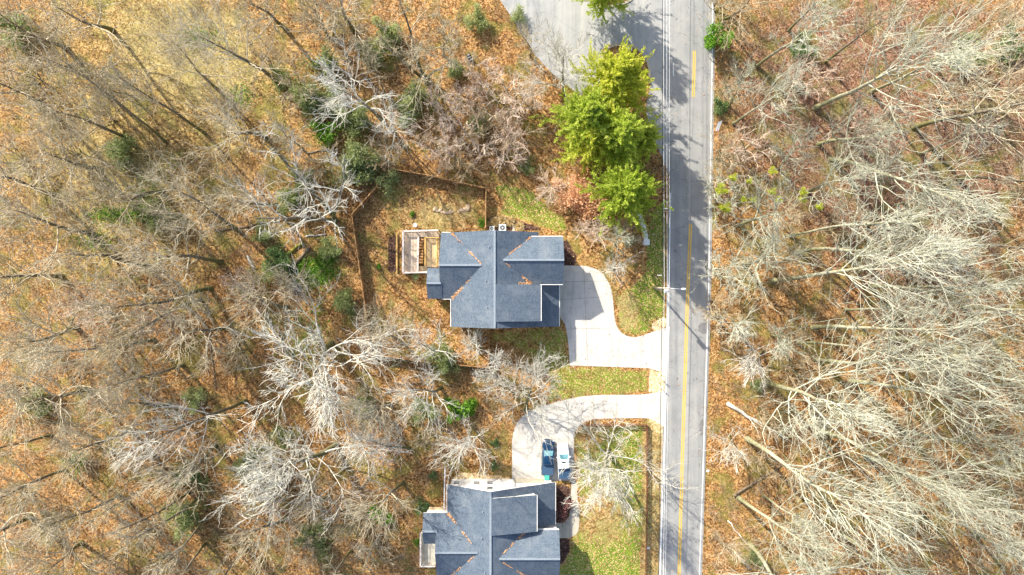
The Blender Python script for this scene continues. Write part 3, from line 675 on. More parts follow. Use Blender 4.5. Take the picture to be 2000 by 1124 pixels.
def gen_bare(seed, h, spread, tr, first=.4, limbs=16, stems=1, lean=.0, a_lo=62, a_hi=28, up=.55, wig=.10, k2=6, k3=5, k4=2, rmin=.022, trunk_top=.9, stemsp=.35, thin=1.0):
    rg = np.random.default_rng(seed)
    S = np.zeros((stems, 3)); S[:, :2] = rg.normal(0, .25 if stems > 1 else 0, (stems, 2))
    az = rg.uniform(0, 2 * np.pi) + 2 * np.pi * np.arange(stems) / stems + rg.normal(0, .3, stems)
    D = np.stack([np.cos(az) * stemsp, np.sin(az) * stemsp, np.ones(stems)], -1) if stems > 1 else np.array([[0, 0, 1.0]])
    L0 = h * trunk_top * rg.uniform(.85, 1.0, stems) if stems > 1 else np.array([h * trunk_top])
    P0 = grow(S, D, L0, 12, .25 if stems > 1 else .1, wig * .45, rg)
    s = np.linspace(0, 1, 13)
    R0 = tr * (1 - .82 * s)[None, :] * np.ones((stems, 1)); R0[:, 0] *= 1.35
    lim = max(3, limbs // stems)
    B = stems; k = lim
    t = first + (1 - first) * (np.arange(k)[None, :] + rg.random((B, k))) / k
    x = t * 12 * .9999; i = x.astype(int); f = (x - i)[..., None]; bi = np.arange(B)[:, None]
    SS = P0[bi, i] * (1 - f) + P0[bi, i + 1] * f; rr = R0[bi, i]
    q = (t - first) / (1 - first)
    azl = rg.uniform(0, 6.28, (B, 1)) + np.arange(k)[None, :] * 2.4 + rg.normal(0, .35, (B, k))
    an = np.radians(a_lo + (a_hi - a_lo) * q + rg.normal(0, 9, (B, k)))
    DD = np.stack([np.cos(azl) * np.sin(an), np.sin(azl) * np.sin(an), np.cos(an)], -1)
    L1 = spread * (1.1 - .5 * q) * rg.uniform(.65, 1.25, (B, k)); r1 = np.clip(rr * rg.uniform(.45, .72, (B, k)), .06, .22) * thin
    SS, DD, L1, r1 = SS.reshape(-1, 3), DD.reshape(-1, 3), L1.ravel(), r1.ravel()
    P1 = grow(SS, DD, L1, 7, up, wig, rg); R1 = radii(r1, 7, .32)
    S2, D2, L2, r2 = kids(P1, R1, L1, k2, .22, 1, 42, 12, .55, .72, rg); r2 = np.clip(r2, rmin * 2.1, .12)
    P2 = grow(S2, D2, L2, 5, up * .45, wig * 1.1, rg); R2 = radii(r2, 5, .4)
    S3, D3, L3, r3 = kids(P2, R2, L2, k3, .2, 1, 40, 14, .5, .65, rg); r3 = np.clip(r3, rmin * 1.35, .055)
    P3 = grow(S3, D3, L3, 3, up * .3, wig * 1.2, rg); R3 = radii(r3, 3, .5)
    S4, D4, L4, r4 = kids(P3, R3, L3, k4, .2, 1, 36, 14, .55, .7, rg); r4 = np.clip(r4, rmin, .03)
    P4 = grow(S4, D4, L4, 2, up * .2, wig * 1.2, rg); R4 = radii(r4, 2, .5)
    tv, tq = tubes([(P0, R0, 8)]); cv, cq = tubes([(P1, R1, 5), (P2, R2, 4), (P3, R3, 3), (P4, R4, 3)])
    return (np_mesh('trunk', tv, tq, [M['bark_w']], smooth=True), np_mesh('crown', cv, cq, [M['twig_w']], smooth=True), h)

LIB = {
    'tall': [gen_bare(11 + i, 27, 8.0, .32, .42, 15, a_lo=56, a_hi=18, up=.75, wig=.075, thin=.66) for i in range(4)],
    'fan': [gen_bare(21 + i, 27, 10.2, .36, .38, 14, a_lo=54, a_hi=16, up=.6, wig=.085, thin=.68, k3=4) for i in range(4)],
    'oak': [gen_bare(31 + i, 19, 8.0, .36, .32, 14, a_lo=62, a_hi=22, up=.6, wig=.13, thin=.8) for i in range(4)],
    'slim': [gen_bare(41 + i, 25, 4.0, .24, .50, 13, a_lo=50, a_hi=22, up=.6, wig=.09, k3=4) for i in range(3)],
    'small': [gen_bare(51 + i, 11, 4.2, .16, .22, 14, a_lo=60, a_hi=22, up=.5, wig=.13, rmin=.018) for i in range(3)],
    'brush': [gen_bare(61 + i, 7.5, 3.0, .07, .12, 20, stems=5, a_lo=48, a_hi=22, up=.55, wig=.11, k2=5, k3=4, k4=3, rmin=.015) for i in range(3)],
    'lawn': [gen_bare(91 + i, 15, 8.6, .40, .16, 15, a_lo=80, a_hi=30, up=.35, wig=.16, k2=8, k3=6, k4=4, rmin=.023, trunk_top=.8, thin=.5) for i in range(3)],
    'multi': [gen_bare(71 + i, 22, 6.6, .30, .34, 20, stems=4, a_lo=60, a_hi=26, up=.4, wig=.14, stemsp=.42) for i in range(2)],
    'weep': [gen_bare(81, 8, 4.2, .14, .3, 14, a_lo=75, a_hi=45, up=-.9, wig=.08, k2=8, k3=5, k4=3, rmin=.014)],
}
TREES = []          # (kind, base px, base py, height, top px, top py, tone, label)
def place_bare(kind, bx, by, h, top=None, tone='w', label=None, group='bare trees', cat='tree', var=None, rz=None, name='bare_tree', wide=1.0):
    lib = LIB[kind]; tm, cm, h0 = lib[(var if var is not None else int(rng.integers(len(lib)))) % len(lib)]
    b = P(bx, by); root = empty(name, b, label or '', cat, group)
    s = h / h0
    d = Vector((0, 0, 1))
    if top is not None:
        d = (P(top[0], top[1], h * .93) - b).normalized()
    qd = Vector((0, 0, 1)).rotation_difference(d)
    rz = rng.uniform(0, 6.28) if rz is None else rz
    root.rotation_mode = 'QUATERNION'; root.rotation_quaternion = qd @ Quaternion((0, 0, 1), rz)
    root.scale = (s * wide, s * wide, s)
    bk, tw = {'e': ('bark_e', 'twig_e'), 'w': ('bark_w', 'twig_w'), 'pale': ('bark_w', 'twig_pale'), 'pink': ('bark_w', 'twig_pink'), 'tan': ('bark_w', 'twig_tan'), 'ep': ('bark_w', 'twig_pale')}[tone]
    if kind == 'brush': root.scale = (s * 1.45, s * 1.45, s)
    for nm, me, mt in (('trunk', tm, bk), ('crown', cm, tw)):
        o = bpy.data.objects.new(nm, me); link(o, root)
        o.material_slots[0].link = 'OBJECT'; o.material_slots[0].material = M[mt]
    return root

# ---- the wood right of the road
E = [  # kind, base, height, top(or None), tone
    ('tall', 1478, 130, 22, (1612, 22), 'e'), ('small', 1424, 208, 11, (1462, 150), 'e'), ('tall', 1432, 242, 20, (1550, 165), 'e'), ('slim', 1612, 122, 24, (1755, 5), 'w'),
    ('fan', 1592, 212, 30, (1850, 78), 'e'), ('oak', 1598, 283, 17, (1712, 232), 'e'), ('fan', 1785, 250, 30, (2060, 150), 'w'), ('fan', 1622, 311, 28, (1900, 340), 'e'),
    ('oak', 1576, 376, 15, (1664, 338), 'e'), ('oak', 1445, 440, 17, (1500, 405), 'e'), ('oak', 1452, 515, 17, (1490, 500), 'e'), ('slim', 1542, 460, 26, (1790, 412), 'e'),
    ('tall', 1556, 492, 28, (1860, 445), 'e'), ('fan', 1506, 549, 29, (1840, 515), 'e'), ('fan', 1587, 640, 27, (1880, 618), 'e'), ('slim', 1556, 670, 24, (1800, 678), 'e'),
    ('fan', 1592, 702, 28, (1880, 728), 'e'), ('small', 1490, 686, 12, (1462, 706), 'ep'), ('small', 1508, 655, 13, (1556, 668), 'e'), ('oak', 1497, 748, 24, (1672, 800), 'e'),
    ('fan', 1662, 745, 27, (1930, 770), 'e'), ('fan', 1460, 858, 30, (1690, 985), 'e'), ('fan', 1602, 842, 27, (1850, 925), 'e'), ('tall', 1562, 922, 26, (1745, 1005), 'e'),
    ('tall', 1442, 972, 27, (1600, 1095), 'e'), ('slim', 1490, 968, 20, (1600, 1045), 'e'), ('fan', 1464, 1064, 28, (1620, 1215), 'e'), ('tall', 1640, 1040, 24, (1810, 1160), 'e'),
    ('tall', 1782, 985, 25, (2010, 1080), 'e'), ('small', 1425, 850, 10, (1425, 880), 'ep'), ('small', 1408, 1060, 9, (1440, 1090), 'tan'), ('small', 1430, 625, 11, (1455, 640), 'e'),
    ('oak', 1410, 40, 14, (1460, 5), 'w'), ('small', 1405, 175, 7, (1425, 168), 'tan'), ('small', 1520, 330, 12, (1560, 285), 'e'), ('tall', 1690, 440, 25, (1880, 420), 'e'),
    ('fan', 1700, 560, 26, (1900, 555), 'e'), ('slim', 1650, 605, 22, (1810, 600), 'e'), ('fan', 1740, 660, 26, (1960, 680), 'e'), ('tall', 1760, 840, 26, (1990, 900), 'e'),
    ('fan', 1690, 890, 26, (1900, 985), 'e'), ('tall', 1720, 1080, 24, (1880, 1200), 'e'), ('oak', 1560, 1090, 20, (1650, 1190), 'e'), ('tall', 1700, 180, 24, (1870, 100), 'e'),
    ('tall', 1820, 120, 24, (1990, 40), 'w'), ('tall', 1870, 350, 24, (2080, 320), 'w'), ('tall', 1860, 480, 24, (2080, 470), 'w'), ('fan', 1880, 600, 24, (2090, 610), 'e'),
    ('tall', 1850, 740, 24, (2060, 770), 'e'), ('fan', 1890, 900, 24, (2090, 970), 'e'), ('tall', 1900, 1040, 22, (2060, 1120), 'e'), ('slim', 1540, 60, 22, (1640, -40), 'e'),
    ('tall', 1930, 220, 22, (2120, 150), 'w'), ('small', 1650, 500, 12, (1720, 498), 'e'), ('small', 1620, 780, 12, (1700, 800), 'e'), ('small', 1545, 800, 11, (1590, 830), 'e'),
    ('small', 1530, 890, 11, (1570, 925), 'tan'), ('small', 1750, 400, 12, (1830, 385), 'e'), ('small', 1680, 340, 12, (1740, 310), 'e'), ('small', 1510, 420, 10, (1550, 405), 'tan'),
    ('slim', 1800, 300, 22, (1960, 250), 'e'), ('slim', 1780, 560, 22, (1960, 560), 'e'), ('slim', 1640, 960, 22, (1790, 1050), 'e'), ('slim', 1800, 930, 22, (1970, 1010), 'e'),
    ('brush', 1405, 300, 6, None, 'w'), ('brush', 1402, 345, 6, None, 'w'), ('brush', 1400, 395, 7, None, 'e'), ('brush', 1398, 530, 7, None, 'e'), ('brush', 1400, 610, 7, None, 'tan'), ('brush', 1400, 18, 7, None, 'w'),
    ('brush', 1500, 520, 7, None, 'tan'), ('brush', 1620, 440, 7, None, 'tan'), ('brush', 1760, 500, 7, None, 'tan'), ('brush', 1540, 720, 7, None, 'tan'), ('brush', 1480, 800, 6, None, 'tan'), ('brush', 1540, 1020, 6, None, 'tan'),
    ('brush', 1450, 300, 7, None, 'pink'), ('brush', 1560, 170, 7, None, 'pink'), ('brush', 1660, 260, 7, None, 'pink'), ('brush', 1830, 200, 8, None, 'tan'), ('brush', 1910, 180, 8, None, 'tan'), ('brush', 1480, 900, 6, None, 'tan'),
]
# ---- the wood on the left
Wd = [
    ('fan', 545, 165, 26, (415, 25), 'w'), ('multi', 829, 151, 20, (792, 42), 'w'), ('small', 866, 108, 12, (872, 48), 'w'), ('oak', 748, 236, 18, (668, 172), 'pale'),
    ('oak', 772, 262, 12, (748, 238), 'pale'), ('slim', 756, 190, 17, (708, 95), 'w'), ('multi', 655, 430, 22, (548, 345), 'pale'), ('fan', 466, 450, 23, (335, 372), 'w'),
    ('oak', 432, 512, 19, (300, 490), 'w'), ('slim', 402, 262, 27, (205, 125), 'w'), ('slim', 322, 276, 25, (125, 110), 'w'), ('tall', 252, 270, 25, (70, 205), 'w'),
    ('tall', 426, 176, 22, (322, 88), 'w'), ('oak', 318, 376, 20, (195, 362), 'w'), ('oak', 412, 564, 20, (235, 580), 'w'), ('fan', 392, 584, 22, (205, 640), 'w'),
    ('tall', 302, 664, 26, (70, 705), 'w'), ('tall', 358, 714, 23, (205, 755), 'w'), ('fan', 480, 783, 23, (312, 862), 'pale'), ('lawn', 648, 672, 20, (566, 716), 'ep'),
    ('slim', 362, 911, 25, (190, 1000), 'w'), ('slim', 370, 962, 24, (235, 1055), 'w'), ('slim', 389, 970, 24, (262, 1075), 'w'), ('slim', 402, 1014, 22, (290, 1115), 'w'), ('slim', 402, 1062, 22, (305, 1160), 'w'),
    ('lawn', 656, 870, 19, (515, 962), 'ep'), ('oak', 788, 943, 15, (710, 1005), 'w'), ('oak', 800, 875, 14, (695, 862), 'pale'), ('oak', 862, 758, 14, (800, 790), 'pale'),
    ('oak', 925, 832, 13, (892, 876), 'pale'), ('tall', 235, 968, 25, (75, 1050), 'w'), ('tall', 126, 918, 24, (-40, 970), 'w'), ('slim', 686, 1076, 20, (620, 1160), 'w'), ('slim', 482, 1070, 22, (395, 1165), 'w'),
    ('oak', 130, 95, 20, (20, 40), 'w'), ('oak', 100, 380, 20, (-30, 360), 'w'), ('oak', 190, 330, 18, (100, 305), 'w'), ('oak', 175, 455, 20, (50, 445), 'w'), ('oak', 120, 540, 20, (-10, 545), 'w'),
    ('oak', 290, 520, 20, (160, 520), 'w'), ('oak', 150, 640, 20, (30, 650), 'w'), ('oak', 170, 760, 20, (60, 790), 'w'), ('tall', 100, 850, 22, (-60, 890), 'w'), ('oak', 255, 840, 18, (160, 880), 'w'),
    ('oak', 330, 790, 18, (235, 825), 'w'), ('oak', 560, 600, 16, (490, 605), 'w'), ('small', 600, 560, 11, (560, 560), 'w'), ('oak', 420, 870, 18, (345, 920), 'w'), ('oak', 560, 1010, 17, (500, 1075), 'w'),
    ('small', 700, 990, 11, (670, 1030), 'w'), ('small', 260, 190, 12, (200, 150), 'w'), ('oak', 80, 200, 18, (-20, 160), 'w'), ('oak', 220, 60, 18, (140, 10), 'w'), ('small', 640, 70, 12, (610, 20), 'w'),
    ('oak', 560, 60, 18, (490, -10), 'w'), ('oak', 690, 60, 18, (650, -20), 'w'), ('oak', 520, 270, 17, (440, 225), 'w'), ('small', 590, 290, 11, (560, 260), 'w'), ('small', 370, 430, 12, (320, 420), 'w'),
    ('oak', 60, 1010, 20, (-60, 1060), 'w'), ('oak', 160, 1060, 18, (70, 1120), 'w'), ('small', 720, 780, 10, (695, 795), 'w'), ('oak', 760, 790, 15, (715, 812), 'w'), ('small', 560, 860, 11, (525, 880), 'w'),
    ('slim', 330, 1080, 22, (215, 1190), 'w'), ('oak', 450, 640, 17, (375, 655), 'w'), ('oak', 540, 400, 16, (470, 385), 'w'), ('small', 745, 640, 9, (722, 618), 'w'),
    ('oak', 640, 970, 13, (605, 1010), 'w'), ('oak', 210, 180, 18, (110, 135), 'w'), ('small', 740, 1060, 10, (720, 1090), 'w'),
    ('brush', 870, 235, 7, None, 'pink'), ('brush', 905, 275, 7, None, 'pink'), ('brush', 860, 300, 6, None, 'pink'), ('brush', 920, 210, 7, None, 'pink'), ('brush', 900, 330, 6, None, 'tan'), ('brush', 640, 60, 8, None, 'w'),
    ('brush', 690, 90, 8, None, 'w'), ('brush', 540, 140, 7, None, 'tan'), ('brush', 470, 230, 6, None, 'tan'), ('brush', 230, 240, 7, None, 'tan'), ('brush', 150, 300, 7, None, 'tan'), ('brush', 60, 320, 8, None, 'w'), ('brush', 70, 160, 8, None, 'tan'),
    ('brush', 330, 620, 7, None, 'pink'), ('brush', 210, 600, 7, None, 'pink'), ('brush', 120, 690, 7, None, 'tan'), ('brush', 60, 760, 7, None, 'w'), ('brush', 260, 730, 6, None, 'tan'), ('brush', 180, 860, 7, None, 'tan'),
    ('brush', 300, 880, 6, None, 'tan'), ('brush', 470, 690, 6, None, 'tan'), ('brush', 60, 960, 7, None, 'w'), ('brush', 240, 1080, 7, None, 'tan'), ('brush', 540, 900, 6, None, 'tan'), ('brush', 600, 1060, 6, None, 'tan'),
    ('brush', 500, 560, 6, None, 'pink'), ('brush', 760, 880, 5, None, 'pink'), ('brush', 850, 850, 5, None, 'tan'), ('brush', 590, 190, 7, None, 'tan'), ('brush', 760, 310, 6, None, 'tan'), ('brush', 640, 330, 6, None, 'tan'),
]
ORD = ['nearest', 'second', 'third', 'fourth', 'fifth', 'sixth', 'seventh', 'eighth', 'ninth', 'tenth', 'eleventh', 'twelfth', 'thirteenth', 'fourteenth', 'fifteenth']
EB = [(-50, 'the top edge'), (90, 'the upper yellow lines'), (200, 'the banner'), (290, 'the lowest green pine'), (420, 'the stone pillar'), (520, 'the utility pole'), (610, 'the upper driveway mouth'), (700, 'the mailboxes'), (775, 'the lower driveway mouth'), (860, 'the parked pickups'), (950, 'the lower dormer'), (1040, 'the lower garage wing')]
WB = [(-50, 'the top edge'), (110, 'the dark bin'), (210, 'the pink brush'), (320, 'the fence top'), (420, 'the deck'), (540, 'the upper dormer'), (640, 'the fence bottom'), (725, 'the lower driveway mouth'), (830, 'the parked pickups'), (935, 'the lower dormer'), (1050, 'the lower deck')]
TONE = {'e': 'pale lichened', 'ep': 'whitish', 'w': 'grey', 'pale': 'whitish', 'pink': 'pinkish', 'tan': 'tan'}
SIZE = {'tall': 'tall', 'fan': 'tall spreading', 'oak': 'crooked', 'slim': 'slim', 'small': 'small', 'brush': 'low', 'multi': 'many stemmed', 'weep': 'drooping', 'lawn': 'broad'}
def label_all(lst, bands, east):
    out = {}
    bk = {}
    for i, t in enumerate(lst):
        band = [b for y, b in bands if t[2] >= y][-1]; what = 'brush clump' if t[0] == 'brush' else 'bare tree'
        bk.setdefault((band, what), []).append((t[1] if east else -t[1], i))
    for (band, what), L in bk.items():
        for rank, (_, i) in enumerate(sorted(L)):
            t = lst[i]; o = ORD[rank]
            place = ('%s %s road' % (o, 'to' if rank == 0 else 'from')) if east else ('%s' % ('rightmost' if rank == 0 else o + ' from right'))
            out[i] = '%s %s %s, %s wood, level with %s, %s' % (SIZE[t[0]], TONE[t[5]], what, 'roadside' if east else 'left', band[4:], place)
    return out
for lst, bands, east in ((E, EB, True), (Wd, WB, False)):
    lab = label_all(lst, bands, east)
    for i, (k, bx, by, hh, tp, tone) in enumerate(lst):
        br = k == 'brush'
        place_bare(k, bx, by, hh, tp, tone, lab[i], ('brush clumps in the %s wood' if br else 'bare trees in the %s wood') % ('roadside' if east else 'left'), 'bush' if br else 'tree', name='brush' if br else 'bare_tree')
# ---- bare trees standing alone among the houses
sg = 'bare trees near the houses'
place_bare('lawn', 1186, 880, 14.5, (1190, 934), 'ep', 'broad whitish bare tree on the front lawn beside the white pickup', sg, var=0, wide=1.1)
place_bare('lawn', 1026, 800, 14, (1046, 712), 'ep', 'whitish bare tree between the two driveways leaning toward the upper house', sg, var=1, wide=.78)
place_bare('small', 1002, 768, 10, (952, 730), 'pale', 'thin crooked bare tree left of the tree between the driveways', sg, var=1)
place_bare('oak', 788, 672, 11, (750, 640), 'w', 'crooked bare tree inside the fence by its bottom left corner', sg, var=2)
place_bare('oak', 872, 690, 12, (832, 660), 'pale', 'whitish bare tree inside the fence below the upper house', sg, var=0)
place_bare('small', 935, 690, 9, (925, 672), 'pale', 'small whitish bare tree at the bottom right fence corner', sg, var=2)
place_bare('small', 965, 735, 8, (962, 712), 'pale', 'small bare tree just outside the bottom right fence corner', sg, var=0)
place_bare('lawn', 1099, 186, 13.5, (1112, 118), 'pale', 'white branched bare tree at the edge of the side street', sg, var=2, wide=.8)
place_bare('small', 1036, 112, 9, (1040, 62), 'w', 'dark thin bare tree on the corner left of the side street', sg, var=1)
place_bare('weep', 1088, 366, 6.5, (1070, 372), 'pink', 'pinkish weeping shrub between the lawn and the copper leaved shrub', 'shrubs by the upper house', 'shrub', name='shrub')
for bx, by, hh, tp, tn, lb in ((1000, 205, 8, None, 'pink', 'topmost pinkish brush clump left of the green pines'), (995, 258, 6.5, None, 'pink', 'middle pinkish brush clump left of the green pines'), (988, 312, 7, None, 'pink', 'lowest pinkish brush clump left of the green pines'), (1035, 205, 6, None, 'pink', 'pinkish brush clump touching the biggest green pine'),
                               (945, 175, 7, None, 'pink', 'pinkish brush clump below the dark bin'), (955, 255, 7, None, 'tan', 'tan brush clump beside the pinkish ones left of the pines')):
    place_bare('brush', bx, by, hh, tp, tn, lb, 'brush left of the green pines', 'bush', name='brush')
for bx, by, hh, tp, tn, lb in ((1165, 468, 8, (1172, 452), 'pink', 'small pinkish bare tree right of the upper garage roof'), (1200, 478, 9, (1225, 468), 'e', 'small pale bare tree beside the stone pillar'), (1195, 528, 8, (1212, 524), 'ep', 'small whitish bare tree at the top of the turning bay'), (1130, 455, 6, (1140, 445), 'pink', 'low pinkish bare tree at the upper garage corner')):
    place_bare('small', bx, by, hh, tp, tn, lb, 'small trees above the turning bay')

# ------------------------------------------------------------------ evergreens and leafy shrubs
def gen_pine(seed, h, spread):
    rg = np.random.default_rng(seed)
    zs = np.arange(.14 * h, h * .97, .62); B = []
    for z in zs:
        q = (z - .14 * h) / (.86 * h); nb = int(rg.integers(6, 9)); a0 = rg.uniform(0, 6.28)
        for k in range(nb):
            az = a0 + 6.283 * k / nb + rg.normal(0, .2); an = math.radians(rg.normal(78 - 38 * q, 8)); ln = max(.5, spread * (1 - q) ** .72 * rg.uniform(.62, 1.22))
            B.append((0, 0, z, math.cos(az) * math.sin(an), math.sin(az) * math.sin(an), math.cos(an), ln))
    B = np.array(B); S, D, L = B[:, :3], B[:, 3:6], B[:, 6]
    P1 = grow(S, D, L, 6, .30, .06, rg); R1 = radii(np.full(len(L), .05), 6, .3)
    S2, D2, L2, r2 = kids(P1, R1, L, 9, .25, 1, 42, 10, .36, .5, rg); P2 = grow(S2, D2, L2, 3, .25, .07, rg); R2 = radii(np.full(len(L2), .018), 3, .5)
    m = 6; t = np.linspace(.15, 1, m) * 2.999; i = t.astype(int); f = (t - i)[None, :, None]
    C = P2[:, i] * (1 - f) + P2[:, i + 1] * f; T = norm(P2[:, i + 1] - P2[:, i])
    C = np.repeat(C.reshape(-1, 3), 5, 0); T = np.repeat(T.reshape(-1, 3), 5, 0)
    C = C + rg.normal(0, .10, C.shape); D = T + rg.normal(0, .55, T.shape) + np.array([0, 0, .25])
    lv, lq, _ = quads(C, D, .42, .13, rg, flat=.55); br = np.repeat(rg.random(len(L2)), m * 5); tn = np.clip(.35 * br + .65 * rg.random(len(C)), 0, 1)
    P0 = grow(np.zeros((1, 3)), np.array([[0, 0, 1.]]), np.array([h * .98]), 10, .1, .02, rg); R0 = radii(np.array([.24]), 10, .1)
    tv, tq = tubes([(P0, R0, 8), (P1, R1, 4)])
    return np_mesh('trunk', tv, tq, [M['bark_w']], smooth=True), np_mesh('crown', lv, lq, [M['pine_mid']], tint=np.repeat(tn, 4)), h
def gen_bush(seed, n=1500, size=.24, wd=.11, lumps=13, flat=.75, lie=.4):
    rg = np.random.default_rng(seed)
    lc = rg.normal(0, .52, (lumps, 3)); lc[:, 2] = np.abs(lc[:, 2]) * flat + .5; lr = rg.uniform(.35, .7, lumps)
    k = rg.integers(0, lumps, n); d = norm(rg.normal(0, 1, (n, 3))); C = lc[k] + d * (lr[k] * (rg.uniform(.25, 1.0, n) + rg.exponential(.20, n)))[:, None]
    C[:, 2] = np.abs(C[:, 2]); C[:, 2] *= .95
    lv, lq, _ = quads(C, d + rg.normal(0, .6, C.shape), size, wd, rg, flat=lie)
    tn = np.clip(.25 * rg.random(n) + .35 * rg.random(lumps)[k] + .40 * rg.random(n), 0, 1)
    B = np.concatenate([np.zeros((lumps, 2)), np.full((lumps, 1), 0.02)], 1); Dr = lc - B; P1 = grow(B, Dr, np.linalg.norm(Dr, axis=1), 3, 0, .04, rg); R1 = radii(np.full(lumps, .035), 3, .4)
    tv, tq = tubes([(P1, R1, 5)])
    return np_mesh('stem', tv, tq, [M['bark_w']], smooth=True), np_mesh('foliage', lv, lq, [M['cedar']], tint=np.repeat(tn, 4)), 1.0
PINE = [gen_pine(101, 15, 5.9), gen_pine(102, 15, 5.9), gen_pine(103, 15, 5.9)]
BUSH = [gen_bush(201 + i) for i in range(4)]
SPRIG = [gen_bush(211 + i, 500, .34, .16, 7, .6) for i in range(2)]
def place_leafy(lib, var, bx, by, sc, mat, name, label, cat, group=None, top=None, h=None, zs=1.0, sub=('trunk', 'crown'), z=0):
    tm, cm, h0 = lib[var % len(lib)]
    b = P(bx, by); b.z = z; root = empty(name, b, label, cat, group); d = Vector((0, 0, 1))
    if top: d = (P(top[0], top[1], h * .95) - b).normalized()
    root.rotation_mode = 'QUATERNION'; root.rotation_quaternion = Vector((0, 0, 1)).rotation_difference(d) @ Quaternion((0, 0, 1), rng.uniform(0, 6.28)); root.scale = (sc, sc, sc * zs)
    for nm, me, mt in ((sub[0], tm, M['bark_w']), (sub[1], cm, mat)):
        o = bpy.data.objects.new(nm, me); link(o, root); o.material_slots[0].link = 'OBJECT'; o.material_slots[0].material = mt
    return root
pg = 'green pines by the side street'
for v, bx, by, tx, ty, hh, sc, mt, lb in (
        (0, 1186, 198, 1216, 138, 15, 1.12, 'pine_bright', 'yellow green pine at the top of the group beside the tan kerb'), (1, 1138, 258, 1158, 205, 17, 1.05, 'pine_mid', 'biggest green pine at the left of the roadside group'),
        (2, 1192, 292, 1224, 250, 16, 1.05, 'pine_mid', 'green pine in the middle of the roadside group'), 
        (0, 1205, 393, 1238, 364, 15, 1.05, 'pine_mid', 'lowest green pine next to the white curved wall'), (2, 1150, 290, 1166, 258, 13, .85, 'pine_bright', 'bright green pine between the biggest one and the lowest one'), (1, 1240, 282, 1276, 252, 11, .62, 'pine_mid', 'small green pine overhanging the road edge'),
        (1, 1176, 2, 1198, -80, 15, .95, 'pine_mid', 'green pine on the island at the top edge')):
    place_leafy(PINE, v, bx, by, sc, M[mt], 'pine_tree', lb, 'tree', pg, (tx, ty), hh)
place_leafy(BUSH, 0, 1388, 78, 1.6, M['leaf_green'], 'evergreen_tree', 'ivy green tree overhanging the right road edge near the top', 'tree', None, (1404, 68), 6, 2.0)
place_leafy([gen_bush(231, 5200, .15, .11, 12, .6, .6)], 0, 1128, 390, 2.6, M['copper'], 'copper_shrub', 'copper leaved shrub left of the lowest green pine', 'shrub', 'shrubs by the upper house', zs=1.1, sub=('stem', 'foliage'))
bushes = [(935, 45, 1.4, 'cedar'), (640, 130, 1.84, 'cedar'), (556, 160, 1.47, 'cedar'), (610, 200, 2.21, 'cedar'), (655, 215, 2.02, 'cedar'), (700, 240, 2.21, 'cedar'), (640, 262, 1.66, 'leaf_green'), (735, 110, 1.84, 'cedar'), (760, 70, 1.66, 'cedar'), (815, 195, 1.84, 'cedar'), (800, 225, 1.66, 'cedar'), (710, 310, 2.02, 'cedar'), (725, 330, 1.84, 'cedar'), (690, 340, 1.84, 'cedar'), (760, 355, 1.38, 'cedar'), (573, 395, 1.84, 'cedar'), (600, 350, 1.47, 'cedar'), (520, 460, 1.38, 'cedar'), (552, 508, 1.6, 'cedar_dark'), (540, 530, 1.66, 'cedar'), (650, 490, 1.38, 'cedar'), (300, 400, 2.02, 'cedar'), (325, 425, 1.66, 'cedar'), (250, 300, 2.02, 'cedar'), (40, 60, 2.21, 'cedar'), (375, 925, 1.75, 'cedar_dark'), (375, 1000, 2.02, 'cedar'), (505, 900, 2.21, 'cedar'), (385, 780, 1.47, 'cedar'), (615, 1040, 2.02, 'cedar'), (560, 850, 1.38, 'cedar'), (680, 590, 1.66, 'cedar'), (860, 700, 1.66, 'cedar'), (880, 708, 1.29, 'cedar'), (830, 800, 1.66, 'cedar'), (715, 790, 1.47, 'cedar'), (90, 780, 1.84, 'cedar'), (160, 895, 1.2, 'leaf_green'), (1012, 35, 0.98, 'cedar'), (890, 140, 1.2, 'cedar'), (935, 250, 1.38, 'cedar'), (1030, 330, 1.1, 'cedar')]
blab = {}
bk = {}
for i, t in enumerate(bushes): bk.setdefault([b for y, b in WB if t[1] >= y][-1], []).append((-t[0], i))
for band, L in bk.items():
    for rank, (_, i) in enumerate(sorted(L)):
        blab[i] = '%s evergreen bush, left wood, level with %s, %s' % ({'cedar': 'olive', 'cedar_dark': 'dark green', 'leaf_green': 'bright green'}[bushes[i][3]], band[4:], 'rightmost' if rank == 0 else ORD[rank] + ' from right')
for i, (bx, by, sc, mt) in enumerate(bushes):
    place_leafy(BUSH, i, bx, by, sc, M[mt], 'evergreen_bush', blab[i], 'bush', 'evergreen bushes in the left wood', zs=random.uniform(1.0, 1.6), sub=('stem', 'foliage'))
for bx, by, sc, mt, lb in ((1564, 100, 1.5, 'cedar_dark', 'dark green bush under the bare trees right of the road'), (1404, 208, 1.0, 'cedar_dark', 'small dark green bush near the right road edge'), (1470, 1085, 1.1, 'cedar', 'low green bush at the foot of a thick pale trunk'), (1475, 752, .9, 'cedar', 'green tuft at the foot of the tree level with mailboxes'), (1880, 120, 2.2, 'cedar', 'olive bush at the far upper right'), (1960, 90, 2.0, 'cedar_dark', 'dark bush in the upper right corner'),
                           (968, 864, .55, 'cedar_dark', 'upper small dark bush left of the lower driveway'), (966, 909, .55, 'cedar_dark', 'lower small dark bush left of the lower driveway'), (848, 926, .55, 'cedar_dark', 'small dark bush left of the lower stair rail'), (826, 987, .9, 'cedar_dark', 'dark green bush at the upper corner of the lower house'),
                           (1086, 990, .65, 'leaf_green', 'clipped green shrub at the wall beside purple bush'), (814, 1058, .45, 'leaf_green', 'tiny green bush left of the lower deck rail'), (944, 436, .55, 'leaf_green', 'small green shrub against the fence near the upper house'), (813, 542, .75, 'wallstone', '')):
    if lb: place_leafy(BUSH, int(bx), bx, by, sc, M[mt], 'evergreen_bush', lb, 'bush', 'bushes near the houses and the road', sub=('stem', 'foliage'))
